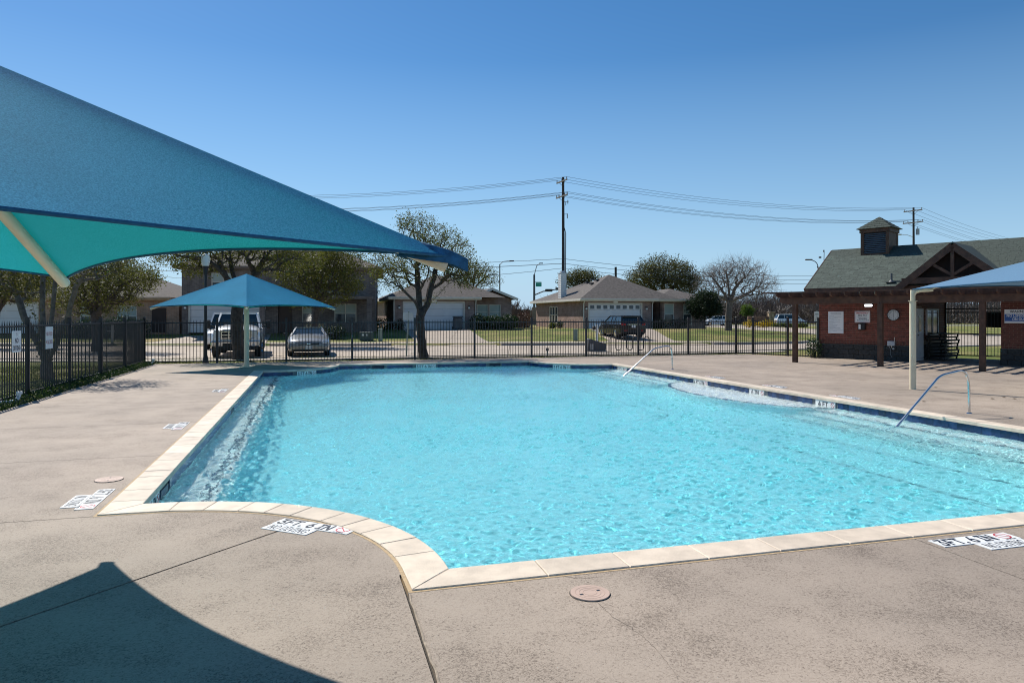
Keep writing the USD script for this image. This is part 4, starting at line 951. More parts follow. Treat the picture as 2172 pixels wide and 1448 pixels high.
def downspout(p, x, y, z0, z1): obj("downspout", MB().tube(bevel_path([(x, y - .32, z1), (x, y - .07, z1 - .32), (x, y - .07, z0 + .1), (x, y - .3, z0 + .05)], .08, 4), .045, 8), WHITETRIM, p)
def lantern(p, x, y, z):
    m = MB().box((x, y - .1, z), (.12, .12, .2)).box((x, y - .1, z + .13), (.16, .16, .05)).box((x, y - .04, z + .05), (.04, .1, .04)); l = obj("wall_lantern", m, PLASTIC_BLK, p)
    obj("lantern_glass", MB().box((x, y - .1, z - .02), (.135, .135, .13)), LAMPGLASS, l)
HR = 16.0
# house 2, centre: two car garage, small gable wing at right
h = thing("brick_house", "low pink brick house with cream garage door behind the centre tree", "house", (-9.35, 55.7, .68), HR)
obj("wall", MB().tm(wallx(0, 6.5, 0, -.4, 2.5, [(.79, 5.61, -.4, 2.15)])).box((.1, 8.2, 1.05), (.2, 16, 2.9)).box((6.4, 4, 1.05), (.2, 7.6, 2.9)).box((3.2, 16, 1.05), (6.4, .2, 2.9)), HB_PINK, h)
obj("gable_wing_wall", MB().tm(wallx(6.52, 10.2, 1.8, -.4, 2.5, [(7.15, 8.15, .75, 2.05), (8.25, 9.25, .75, 2.05)])).box((10.1, 6.5, 1.05), (.2, 9, 2.9)).tm(tf(extrude(Polygon([(6.5, 0), (10.2, 0), (8.35, .72)]), .2), (0, 2.0, 2.5), R=frame([1, 0, 0], [0, 0, 1], [0, -1, 0]))), HB_PINK, h)
garage(h, .79, 5.61, 0, 0, 2.15); window(h, 7.15, 8.15, 1.8, .75, 2.05, 1, .92); window(h, 8.25, 9.25, 1.8, .75, 2.05, 1, .92)
obj("roof", hip(-.5, 9.0, -.55, 7.9, 2.58, .46), ASPHALT_ROOF, h); obj("rear_roof", hip(-.5, 9.0, 6.0, 17, 2.575, .40), ASPHALT_ROOF, h)
g2 = MB(); 
for sg in (-1, 1): g2.add([(8.35 + sg * 2.25, 1.2, 2.55), (8.35, 1.2, 3.42), (8.35, 6, 3.42), (8.35 + sg * 2.25, 6, 2.55)], [[0, 1, 2, 3]]).add([(8.35 + sg * 2.25, 1.2, 2.45), (8.35, 1.2, 3.32), (8.35, 6, 3.32), (8.35 + sg * 2.25, 6, 2.45)], [[3, 2, 1, 0]])
obj("gable_roof", g2, ASPHALT_ROOF, h)
g3 = MB()
for sg in (-1, 1): g3.bar((8.35 + sg * 2.25, 1.17, 2.47), (8.35, 1.17, 3.34), .06, .2)
obj("bargeboard", g3, WHITETRIM, h); obj("eaves_trim", eaves(-.5, 7.0, -.55, 17, 2.58), WHITETRIM, h)
for x in (-.02, 6.62): downspout(h, x, 0.0, -.1, 2.45)
for x in (.4, 6.05): lantern(h, x, 0, 1.75)
obj("house_number", MB().box((3.2, -.02, 2.3), (.4, .03, .13)), WHITEP, h)
# house 3, right of centre: white chimney
h3 = thing("brick_house", "low pink brick house with white chimney and dark car in its driveway", "house", (6.0, 58.8, .62), HR)
obj("wall", MB().tm(wallx(0, 6.25, 0, -.4, 2.5, [(.5, 5.28, -.4, 2.15)])).box((6.15, 1.2, 1.05), (.2, 2.0, 2.9)).box((6.15, 2.4, 1.05), (.2, .4, 2.9)), HB_PINK, h3)
obj("rear_wall", MB().box((6.3, 12.9, 1.05), (12, .2, 2.9)), HB_PINK, h3)
obj("side_wall", tf(wallx(0, 12.8, 0, -.4, 2.5, [(4.2, 6.4, .45, 2.0)]), R=frame([0, -1, 0], [1, 0, 0], [0, 0, 1]), loc=(0, 12.9, 0)), HB_PINK, h3)
sw = MB()
for k in range(4): sw.box((.02, 12.9 - 4.2 - 2.2 * k / 3, 1.22), (.10, .08, 1.55))
for z in (.47, 1.25, 1.98): sw.box((.03, 12.9 - 5.3, z), (.08, 2.2, .06))
w3 = obj("side_window", sw, WHITETRIM, h3); obj("side_window_pane", MB().box((.07, 7.6, 1.22), (.02, 2.15, 1.5)), GLASSD, w3)
obj("front_wing_wall", MB().tm(wallx(7.25, 11.7, .3, -.4, 2.5, [(7.66, 8.6, .35, 2.2), (9.5, 10.35, .35, 2.2)])).box((11.6, 5.6, 1.05), (.2, 10.4, 2.9)).box((7.35, 1.3, 1.05), (.2, 2, 2.9)).box((6.75, 2.3, 1.05), (1.2, .2, 2.9)), HB_PINK, h3)
garage(h3, .5, 5.28, 0, 0, 2.15, True); window(h3, 7.66, 8.6, .3, .35, 2.2, 1, .5); window(h3, 9.5, 10.35, .3, .35, 2.2, 1, .5)
obj("front_door", MB().box((6.75, 2.17, 1.0), (.9, .05, 2.05)), mat("dark_door", (.05, .03, .025), .5), h3)
obj("roof", hip(-.5, 8.7, -.55, 8.9, 2.58, .50), ASPHALT_ROOF, h3); obj("rear_roof", hip(-.5, 12.1, 5.0, 13.4, 2.575, .42), ASPHALT_ROOF, h3)
obj("wing_roof", hip(6.6, 12.1, -.4, 7, 2.59, .36), ASPHALT_ROOF, h3)
obj("eaves_trim", eaves(-.5, 6.58, -.55, 13.4, 2.58), WHITETRIM, h3); obj("wing_eaves_trim", eaves(6.6, 12.1, -.4, 7, 2.588), WHITETRIM, h3)
for x in (-.03, 6.3): downspout(h3, x, 0.0, -.1, 2.45)
for x in (.2, 5.75): lantern(h3, x, 0, 1.75)
obj("house_number", MB().box((2.9, -.02, 2.3), (.4, .03, .13)), WHITEP, h3)
ch = MB(); ch.box((.08, 5.4, 3.75), (.52, .74, 2.5)); 
chp = obj("chimney", ch, SIDING, h3); lap = MB()
for z in np.arange(2.9, 4.95, .16): lap.box((.08, 5.4, z), (.55, .77, .022))
obj("siding_board", lap, mat("grey_siding_lap", (.62, .61, .58), .5), chp); obj("chimney_cap", MB().box((.08, 5.4, 5.13), (.32, .36, .2)).box((.08, 5.4, 5.02), (.60, .82, .05)), mat("grey_cap", (.4, .42, .45), .4), chp)  # lap strips in a slightly darker grey than the siding
for x, y in ((2.2, 3.6), (2.85, 3.9), (2.6, 5.6), (3.2, 5.9)):
    z = 2.58 + .5 * min(x + .5, y + .55) + .05; obj("roof_vent", MB().box((x, y, z + .06), (.34, .34, .14)), PLASTIC_BLK, h3)
# house 1: two storeys behind the small shade
h1 = thing("brick_house", "two storey grey brown brick house behind the white truck and small shade", "house", (-23.6, 50.2, .55), 10)
obj("wall", MB().tm(wallx(0, 13.6, 0, -.4, 4.7, [(.55, 5.4, -.4, 2.2), (6.6, 7.6, -.4, 2.1), (8.3, 9.2, .7, 2.1), (10.6, 12.2, .7, 2.1), (2.0, 3.6, 3.0, 4.3), (9.2, 10.8, 3.0, 4.3)])).box((.1, 5.2, 2.15), (.2, 10, 5.1)).box((13.5, 5.2, 2.15), (.2, 10, 5.1)).box((6.8, 10.2, 2.15), (13.4, .2, 5.1)), HB_GREY, h1)
garage(h1, .55, 5.4, 0, 0, 2.2)
window(h1, 8.3, 9.2, 0, .7, 2.1); window(h1, 10.6, 12.2, 0, .7, 2.1, 2); window(h1, 2.0, 3.6, 0, 3.0, 4.3, 2); window(h1, 9.2, 10.8, 0, 3.0, 4.3, 2)
obj("front_door", MB().box((7.1, .12, 1.03), (.95, .05, 2.1)), mat("dark_door", (.05, .03, .025), .5), h1)
obj("roof", hip(-.5, 14.1, -.5, 10.8, 4.78, .45), ASPHALT_ROOF, h1); obj("eaves_trim", eaves(-.5, 14.1, -.5, 10.8, 4.78), mat("brown_trim", (.16, .12, .10), .6), h1)
pr = MB(); pr.box((9.4, -1.2, 2.5), (8, 2.6, .2))
for x in (5.9, 9.4, 13.2): pr.box((x, -2.3, 1.1), (.35, .35, 2.8))
obj("porch", pr, HB_GREY, h1)
lantern(h1, .25, 0, 1.8); lantern(h1, 5.7, 0, 1.8)
# house 0: at the left behind the lawn trees
h0 = thing("brick_house", "single storey tan brick house at far left behind the shady trees", "house", (-43.0, 50.0, .5), 2)
obj("wall", MB().tm(wallx(0, 19.0, 0, -.4, 2.5, [(4.2, 9.0, -.4, 2.15), (12, 13.4, .5, 2.0), (14.6, 16, .5, 2.0)])).box((.1, 5, 1.05), (.2, 9.6, 2.9)).box((18.9, 5, 1.05), (.2, 9.6, 2.9)).box((9.5, 10, 1.05), (18.6, .2, 2.9)), HB_TAN, h0)
garage(h0, 4.2, 9.0, 0, 0, 2.15); window(h0, 12, 13.4, 0, .5, 2.0, 2); window(h0, 14.6, 16, 0, .5, 2.0, 2)
obj("roof", hip(-.5, 18.6, -.5, 10.5, 2.58, .42), ASPHALT_ROOF, h0); obj("eaves_trim", eaves(-.5, 18.6, -.5, 10.5, 2.58), mat("tan_trim", (.42, .30, .20), .6), h0)
obj("side_gate", MB().box((17.6, -.06, .95), (1.0, .04, 1.75)), mat("dark_fence_wood", (.05, .032, .025), .8), h0)
# fences and walls between the houses
def board_fence(label, a, b, h_, z, m, name="wooden_fence"):
    a, b = np.array(a, float), np.array(b, float); p = thing(name, label, "fence"); L = np.linalg.norm(b - a); d = (b - a) / L; az = math.atan2(d[1], d[0]); n = int(L / .15); rr = np.random.default_rng(n)
    for k in range(n):
        q = a + d * (k + .5) * L / n; obj("board", MB().box((q[0], q[1], z + h_ / 2 + rr.uniform(-.015, .015)), (L / n - .008, .02, h_), az), m, p)
    obj("rail", MB().bar((*(a + np.array([-d[1], d[0]]) * .04), z + .4), (*(b + np.array([-d[1], d[0]]) * .04), z + .4), .04, .09).bar((*(a + np.array([-d[1], d[0]]) * .04), z + h_ - .3), (*(b + np.array([-d[1], d[0]]) * .04), z + h_ - .3), .04, .09), m, p)
REDF = mat("red_stained_fence", (.17, .055, .03), .8, var=.25, vs=6, rand=.2)
board_fence("red brown board fence between the two storey house and the centre house", (gx(732, 56), 56), (gx(782, 57), 57), 1.8, .5, REDF)
board_fence("brown board fence between the centre house and the chimney house", (gx(1084, 64), 64), (gx(1124, 66), 66), 1.8, .55, mat("brown_fence_wood", (.13, .085, .06), .85, var=.25, vs=6, rand=.2))
sw_ = thing("masonry_wall", "beige block wall with stepped piers behind the red board fence", "wall", (gx(770, 78), 78, .3))
mbw = MB(); mbw.box((0, 0, 1.2), (5.4, .3, 2.0)); obj("panel", mbw, mat("beige_block", (.36, .29, .22), .9, var=.15, vs=2), sw_)
for x, hh in ((-2.4, 2.4), (.1, 2.6), (2.6, 2.4)): obj("pier", MB().box((x, -.05, hh / 2), (.7, .5, hh)), mat("beige_block", (.36, .29, .22)), sw_)
sw2 = thing("masonry_wall", "brown block wall in the gap beside the chimney house", "wall", (gx(1100, 84), 84, .2))
obj("panel", MB().box((0, 0, 1.15), (5.0, .3, 2.2)), mat("brown_block", (.27, .20, .15), .9, var=.2, vs=1.5), sw2)
obj("pier", MB().box((-1.6, -.06, 1.3), (.6, .5, 2.6)), mat("brown_block", (.27, .20, .15)), sw2); obj("pier", MB().box((1.9, -.06, 1.3), (.6, .5, 2.6)), mat("brown_block", (.27, .20, .15)), sw2)
# ---------------------------------------------------------------- trees
def grow(base, limbs, blobs, n, seed, tip_r=.010, expo=2.3, minr=None, pref_up=.0, base_r=None):
    """limbs: polylines from the base; blobs: (centre, radii, share). Returns nodes, parents, radii."""
    r_ = np.random.default_rng(seed); nodes, par = [], []
    def add(p, k): nodes.append(np.asarray(p, float)); par.append(k); return len(nodes) - 1
    add(base, -1)
    for li in limbs:
        start = int(li[0]) if not hasattr(li[0], "__len__") else None
        pts = [np.asarray(q, float) for q in (li if start is None else li[1:])]
        k = int(np.argmin([np.linalg.norm(q - pts[0]) for q in nodes]))
        for q in pts[(1 if np.linalg.norm(nodes[k] - pts[0]) < .02 else 0):]:
            a = nodes[k]; m = max(1, int(np.linalg.norm(q - a) / .22))
            for t in range(1, m + 1): k = add(a + (q - a) * t / m + (r_.normal(0, .012, 3) if t < m else 0), k)
    T = []
    tot = sum(b[2] for b in blobs)
    for c, rad, sh in blobs:
        m = int(n * sh / tot); d = r_.normal(size=(m, 3)); d /= np.linalg.norm(d, axis=1, keepdims=True)
        T.append(np.asarray(c, float) + d * (r_.uniform(0, 1, (m, 1)) ** .42) * np.asarray(rad, float))
    T = np.vstack(T); limb_n = len(nodes); ctr = np.mean(nodes[-max(3, limb_n // 3):], 0)
    T = T[np.argsort(np.linalg.norm(T - np.array(nodes[min(limb_n - 1, limb_n // 2)]), axis=1))]
    A = np.zeros((limb_n + len(T) * 4, 3)); A[:limb_n] = nodes; cnt = limb_n; plen = np.zeros(len(A)); P = np.full(len(A), -1); P[:limb_n] = par
    for k in range(1, limb_n): plen[k] = plen[P[k]] + np.linalg.norm(A[k] - A[P[k]])
    lo = max(1, limb_n // 6)
    for q in T:
        dd = np.linalg.norm(A[lo:cnt] - q, axis=1); cost = dd + .16 * plen[lo:cnt] + .25 * np.maximum(0, A[lo:cnt, 2] - q[2])
        k = lo + int(np.argmin(cost)); a = A[k]; L = np.linalg.norm(q - a); m = 1 if L < .25 else (2 if L < .7 else 3); side = r_.normal(0, .07 * L, 3); prev = k
        for t in range(1, m + 1):
            if cnt >= len(A): break
            f = t / m; A[cnt] = a + (q - a) * f + side * math.sin(math.pi * f) + np.array([0, 0, .05 * L * math.sin(math.pi * f)]); P[cnt] = prev; plen[cnt] = plen[prev] + L / m; prev = cnt; cnt += 1
    A, P = A[:cnt], P[:cnt]; w = np.zeros(cnt); kids = np.zeros(cnt, int)
    for k in range(cnt - 1, 0, -1):
        if kids[k] == 0: w[k] = tip_r ** expo
        w[P[k]] += w[k]; kids[P[k]] += 1
    R = w ** (1 / expo)
    if base_r: R = np.where(R > tip_r * 1.6, tip_r * 1.6 + (R - tip_r * 1.6) * (base_r - tip_r * 1.6) / max(R[0] - tip_r * 1.6, 1e-6), R)
    return A, P, R, kids
def branch_mesh(A, P, R, sides=6):
    k = np.arange(1, len(A)); a, b = A[P[k]], A[k]; ra = np.minimum(R[P[k]], R[k] * 1.5 + .004); rb = R[k]
    d = b - a; L = np.linalg.norm(d, axis=1, keepdims=True); d = d / np.maximum(L, 1e-9)
    ref = np.where(np.abs(d[:, 2:3]) < .9, [[0, 0, 1.0]], [[1.0, 0, 0]]); x = np.cross(d, ref); x /= np.linalg.norm(x, axis=1, keepdims=True); y = np.cross(d, x)
    big = rb > .03; out = MB()
    for msk, s in ((big, 9), (~big & (rb > .012), 5), (~big & (rb <= .012), 3)):
        if not msk.any(): continue
        ang = np.arange(s) * 2 * np.pi / s; ring = np.cos(ang)[None, :, None] * x[msk][:, None] + np.sin(ang)[None, :, None] * y[msk][:, None]
        v0 = a[msk][:, None] - d[msk][:, None] * (ra[msk] * .3)[:, None, None] + ring * ra[msk][:, None, None]; v1 = b[msk][:, None] + d[msk][:, None] * (rb[msk] * .3)[:, None, None] + ring * rb[msk][:, None, None]
        m = msk.sum(); v = np.concatenate([v0, v1], 1).reshape(-1, 3); o = (np.arange(m) * 2 * s)[:, None]; j = np.arange(s)[None]; j2 = (j + 1) % s
        q = np.stack([o + j, o + j2, o + s + j2, o + s + j], -1).reshape(-1, 4); out.add(v, q)
    return out.mesh()
def leaf_mesh(centres, per, spread, size, seed, aspect=.5, droop=.2):
    r_ = np.random.default_rng(seed); c = np.repeat(centres, per, 0) + r_.normal(0, spread, (len(centres) * per, 3)); n = len(c)
    d = r_.normal(size=(n, 3)); d[:, 2] -= droop; d /= np.linalg.norm(d, axis=1, keepdims=True); e = np.cross(d, r_.normal(size=(n, 3))); e /= np.linalg.norm(e, axis=1, keepdims=True)
    s = size * r_.uniform(.6, 1.3, (n, 1)); v = np.stack([c, c + d * s * .5 + e * s * aspect * .5, c + d * s, c + d * s * .5 - e * s * aspect * .5], 1).reshape(-1, 3)
    return v, np.arange(n * 4).reshape(-1, 4)
def tree(name, label, base, limbs, blobs, n, seed, leaf=None, bark=BARK, per=9, spread=.13, size=.09, tip_r=.007, base_r=.15, expo=2.3, twig_bark=None, group=None, leaf_share=1.0):
    base = np.asarray(base, float); p = thing(name, label, "tree", base, 0, group)
    z = lambda q: np.asarray(q, float) - base
    limbs = [[z(q) for q in l] for l in limbs]; blobs = [(z(c), r, s) for c, r, s in blobs]
    A, P, R, kids = grow((0, 0, -.1), limbs, blobs, n, seed, tip_r, expo, base_r=base_r)
    # flare at the foot
    foot = np.linalg.norm(A, axis=1) < .35; R = np.where(foot, R * (1 + .35 * (1 - np.linalg.norm(A, axis=1) / .35)), R)
    big = R > max(.022, base_r * .16); kk = np.arange(len(A))
    bm = branch_mesh(A, P, R)
    obj("trunk", bm, bark, p, smooth=False)
    if leaf is not None:
        r_ = np.random.default_rng(seed + 1); tips = A[(kids == 0) | ((kids == 1) & (R < tip_r * 2.2))]; tips = tips[r_.uniform(size=len(tips)) < leaf_share]
        obj("crown", MB().add(*leaf_mesh(tips, per, spread, size, seed + 2)), leaf, p)
    else:
        r_ = np.random.default_rng(seed + 1); tips = A[kids == 0]; par_ = A[P[kids == 0]]; mb = MB(); V_, F_ = [], []
        for k in range(per):
            d = (tips - par_); d /= np.linalg.norm(d, axis=1, keepdims=True) + 1e-9; d = d + r_.normal(0, .55, d.shape) + [0, 0, .15]; d /= np.linalg.norm(d, axis=1, keepdims=True)
            s = size * r_.uniform(.5, 1.2, (len(tips), 1)); a = tips; b = tips + d * s; e = np.cross(d, r_.normal(size=d.shape)); e /= np.linalg.norm(e, axis=1, keepdims=True); w = tip_r * .8
            mb.add(np.stack([a - e * w, a + e * w, b + e * w * .4, b - e * w * .4], 1).reshape(-1, 3), np.arange(len(a) * 4).reshape(-1, 4))
        obj("crown", mb, twig_bark or bark, p)
    return p
# the sparse tree just behind the fence, left of centre; limbs follow the photograph
D = 30.0; a = lambda px, py, dd=0.0: at(px, py, D + dd)
tree("fence_tree", "sparse olive leaved tree with forked dark trunk just behind the back fence", (gx(898, D), D, -.1),
     [[a(898, 755), a(893, 715), a(891, 672)], [a(891, 672), a(880, 640, -.3), a(862, 622, -.5), a(845, 606, -.8), a(835, 585, -1.2)], [a(891, 672), a(888, 620, .2), a(884, 575, .3), a(882, 530, .3)],
      [a(891, 672), a(905, 648, .2), a(912, 615, .4), a(922, 580, .6), a(930, 545, .8)], [a(912, 615, .4), a(935, 600, .9), a(962, 580, 1.4), a(985, 562, 1.6)], [a(905, 648, .2), a(925, 630, -.4), a(950, 604, -1.0), a(972, 590, -1.4)],
      [a(888, 620, .2), a(905, 590, -.6), a(915, 550, -1.0), a(920, 510, -1.2)], [a(884, 575, .3), a(865, 545, .9), a(850, 515, 1.2)]],
     [(a(893, 500), (1.2, 1.7, 1.0), 1.3), (a(935, 520, .4), (1.2, 1.6, .95), 1.0), (a(840, 575, -.3), (1.2, 1.5, .85), 1.2), (a(975, 575, .3), (1.1, 1.5, .75), .8), (a(900, 560), (1.6, 1.7, .8), 1.0), (a(815, 560, .3), (.9, 1.3, .7), .5), (a(1000, 590, .4), (.75, 1.1, .45), .5), (a(965, 535, .6), (1.0, 1.2, .8), .7), (a(870, 470, .3), (.7, .9, .5), .3)],
     1500, 41, LEAF_OLIVE, per=12, spread=.085, size=.075, tip_r=.006, base_r=.19)
D = 29.2
tree("fence_tree", "dark trunked spreading tree in front of the white truck, over the small shade", (gx(506, D), D, -.1),
     [[a(508, 755), a(503, 715), a(502, 672), a(506, 640)], [a(506, 640), a(490, 600, -.4), a(470, 575, -.7), a(452, 560, -.9), a(430, 545, -1.2)], [a(430, 545, -1.2), a(400, 545, -1.5), a(372, 540, -1.6)], [a(506, 640), a(480, 590, .5), a(462, 540, .8)],
      [a(506, 640), a(492, 570, .6), a(486, 520, .8)], [a(506, 640), a(535, 590, .4), a(560, 550, .6), a(585, 515, .8)], [a(506, 640), a(525, 600, -.6), a(570, 565, -1.0), a(610, 540, -1.2)], [a(560, 550, .6), a(600, 545, 1.2), a(650, 535, 1.5)]],
     [(a(420, 550, -.5), (1.5, 1.8, .7), 1.1), (a(480, 520), (1.4, 1.9, .9), 1.0), (a(560, 520, .3), (1.5, 1.8, .9), 1.0), (a(630, 545, .3), (1.2, 1.7, .7), .8), (a(520, 480), (2.2, 1.8, .7), .7), (a(375, 545, -1), (.9, 1.3, .55), .45), (a(590, 560, .8), (1.2, 1.5, .6), .6), (a(440, 530, .4), (1.5, 1.5, .6), .6)],
     1250, 43, LEAF_OLIVE, per=14, spread=.10, size=.09, tip_r=.006, base_r=.24)
D = 42.0
tree("street_tree", "dense olive tree in front of the two storey house, right of the small shade", (gx(668, D), D, .1),
     [[at(668, 722, D), a(668, 690), a(672, 660)], [a(672, 660), a(650, 625, .5), a(635, 590, .8)], [a(672, 660), a(690, 620, -.5), a(705, 585, -.8)], [a(672, 660), a(672, 610), a(665, 570)]],
     [(a(650, 585), (1.9, 2.2, 1.2), 1.2), (a(700, 580, .4), (1.8, 2.2, 1.3), 1.1), (a(675, 545), (2.2, 2.2, .9), .8), (a(735, 600), (1.0, 1.5, .9), .5), (a(610, 560), (1.3, 1.6, .9), .6), (a(720, 545), (1.5, 1.7, 1.0), .8), (a(670, 625), (2.0, 1.8, .8), .7)], 1250, 45, LEAF_OLIVE, per=15, spread=.17, size=.125, tip_r=.008, base_r=.18)
D = 60.0
tree("yard_tree", "thin pale tree between the two storey house and the centre house", (gx(742, D), D, .6),
     [[at(742, 690, D), a(741, 660), a(740, 640)], [a(740, 640), a(755, 622), a(775, 612)], [a(740, 640), a(745, 610), a(752, 585)]], [(a(765, 600), (1.4, 1.5, 1.1), 1), (a(750, 575), (1.6, 1.5, 1.0), 1), (a(790, 615), (.7, 1, .5), .3)], 380, 46, LEAF_OLIVE, bark=BARK_G, per=6, spread=.2, size=.13, tip_r=.012, base_r=.14)
# big shade trees beyond the left fence
D = 20.6; bx = gx(100, D)
tree("multi_stem_tree", "many stemmed shade tree standing behind the two signs on the left fence", (bx, D, -.1),
     [[at(100, 795, D), a(100, 770)], [a(100, 770), a(108, 700, -.2), a(113, 640, -.2), a(120, 560, -.3)], [a(100, 770), a(92, 700, .2), a(90, 640, .3), a(92, 580, .4)], [a(100, 770), a(80, 700, -.2), a(68, 640, -.4), a(62, 570, -.5)], [a(100, 770), a(60, 690, .3), a(36, 625, .5), a(12, 575, .7)],
      [a(100, 770), a(122, 700, .3), a(130, 640, .4), a(140, 585, .5)], [a(100, 770), a(145, 670, -.4), a(160, 610, -.8), a(190, 570, -1.0)]],
     [(a(30, 600, .5), (1.0, 1.5, .5), .6), (a(100, 500), (2.2, 2.0, .8), 1.0), (a(10, 540, .3), (1.3, 1.6, .7), .7), (a(210, 560, -.6), (1.0, 1.4, .5), .5)], 600, 47, LEAF_OAK, bark=BARK_G, per=14, spread=.12, size=.09, tip_r=.006, base_r=.15)
D = 36.0
tree("lawn_tree", "wide dark olive tree beyond the left fence in front of the tan house", (gx(205, D), D, .0),
     [[at(205, 735, D), a(205, 700), a(202, 675)], [a(202, 675), a(180, 640, .4), a(150, 610, .8)], [a(202, 675), a(225, 640, -.4), a(260, 605, -.8), a(300, 585, -1)], [a(202, 675), a(205, 620), a(210, 580)]],
     [(a(215, 620), (2.2, 2.2, 1.3), 1.6), (a(265, 595, -.3), (1.5, 1.8, 1.0), 1.0), (a(170, 625, .3), (1.8, 2.0, 1.2), 1.0), (a(215, 565), (2.2, 2.2, .9), .8), (a(312, 585, -.6), (.7, 1.3, .45), .35)], 1250, 49, LEAF_OLIVE, per=15, spread=.15, size=.10, tip_r=.008, base_r=.22)
D = 40.0
tree("lawn_tree", "yellowish olive tree at the left edge before the white garage door", (gx(-15, D), D, .1),
     [[at(-15, 730, D), a(-12, 690), a(-8, 660)], [a(-8, 660), a(20, 620, .4), a(50, 595, .6)], [a(-8, 660), a(-40, 620), a(-70, 590)]],
     [(a(25, 600), (1.9, 2.0, 1.25), 1.2), (a(-40, 590), (2.0, 2.0, 1.3), .8), (a(80, 590, .3), (1.2, 1.6, .9), .7)], 900, 51, LEAF_OLIVE, per=16, spread=.16, size=.115, tip_r=.008, base_r=.2)
D = 78.0
tree("distant_tree", "half bare tree rising behind the right end of the centre house", (gx(1000, D), D, .4), [[at(1000, 690, D), a(1000, 640), a(1002, 618)], [a(1002, 618), a(985, 590), a(975, 570)], [a(1002, 618), a(1020, 595), a(1040, 580)], [a(1002, 618), a(1008, 585), a(1010, 565)]],
     [(a(985, 585), (2.0, 2.0, 1.4), 1), (a(1030, 592), (1.9, 2.0, 1.5), 1), (a(1010, 570), (2.0, 2, 1.0), .8)], 620, 53, LEAF_OLIVE, per=4, spread=.25, size=.16, tip_r=.013, base_r=.22)
D = 105.0
tree("distant_tree", "small dark tree top showing just right of the tall utility pole", (gx(1232, D), D, .2), [[at(1232, 690, D), a(1232, 630), a(1230, 610)]], [(a(1215, 597), (2.2, 2, 1.3), 1), (a(1250, 595), (2.2, 2, 1.2), 1), (a(1232, 585), (2.6, 2, .9), .8)], 420, 55, LEAF_OAK, per=12, spread=.35, size=.22, tip_r=.02, base_r=.25)
D = 86.0
tree("live_oak", "big round evergreen tree behind the chimney house", (gx(1408, D), D, .3), [[at(1408, 690, D), a(1408, 650), a(1406, 630)], [a(1406, 630), a(1375, 600), a(1355, 585)], [a(1406, 630), a(1440, 600), a(1460, 590)], [a(1406, 630), a(1408, 590), a(1405, 560)]],
     [(a(1405, 575), (3.2, 3, 1.9), 1.5), (a(1365, 590), (2.4, 2.6, 1.5), 1.0), (a(1448, 590), (2.2, 2.6, 1.9), 1.1), (a(1400, 605), (4.2, 3, 1.2), .9), (a(1470, 605), (1.2, 2, 1.4), .4)], 1200, 57, LEAF_OAK, per=13, spread=.30, size=.20, tip_r=.014, base_r=.35)
D = 71.0
tree("bare_tree", "round bare branched tree standing on the corner lawn", (gx(1545, D), D, .12), [[at(1545, 703, D), a(1545, 670), a(1548, 640)], [a(1548, 640), a(1528, 610, .4), a(1508, 585, .6)], [a(1548, 640), a(1560, 610, -.4), a(1580, 585, -.6)], [a(1548, 640), a(1545, 605), a(1540, 575)], [a(1548, 640), a(1585, 622, .4), a(1612, 610, .6)], [a(1548, 640), a(1520, 625, -.5), a(1497, 610, -.7)]],
     [(a(1558, 600), (3.8, 3.4, 2.3), 2.2), (a(1560, 575), (3.0, 2.8, 1.25), 1.0), (a(1505, 600), (1.5, 2.0, 1.6), .5), (a(1620, 605), (1.4, 2.0, 1.4), .5)], 1900, 59, None, bark=mat("pale_bare_bark", (.15, .122, .108), .9, var=.3, vs=6), per=5, size=.85, tip_r=.011, base_r=.34, twig_bark=TWIG, expo=2.2)
D = 60.5
tree("magnolia", "small dark glossy leaved tree at the right corner of the chimney house", (gx(1495, D), D, .45), [[at(1495, 704, D), a(1495, 680), a(1494, 655)], [a(1494, 655), a(1480, 640), a(1475, 630)], [a(1494, 655), a(1508, 640), a(1512, 628)]],
     [(a(1490, 652), (1.25, 1.2, .9), 1.3), (a(1500, 632), (.9, 1.0, .6), .8), (a(1475, 645), (.7, .9, .6), .5), (a(1513, 655), (.7, .8, .7), .6)], 420, 61, LEAF_DARK, per=22, spread=.17, size=.17, tip_r=.008, base_r=.08)
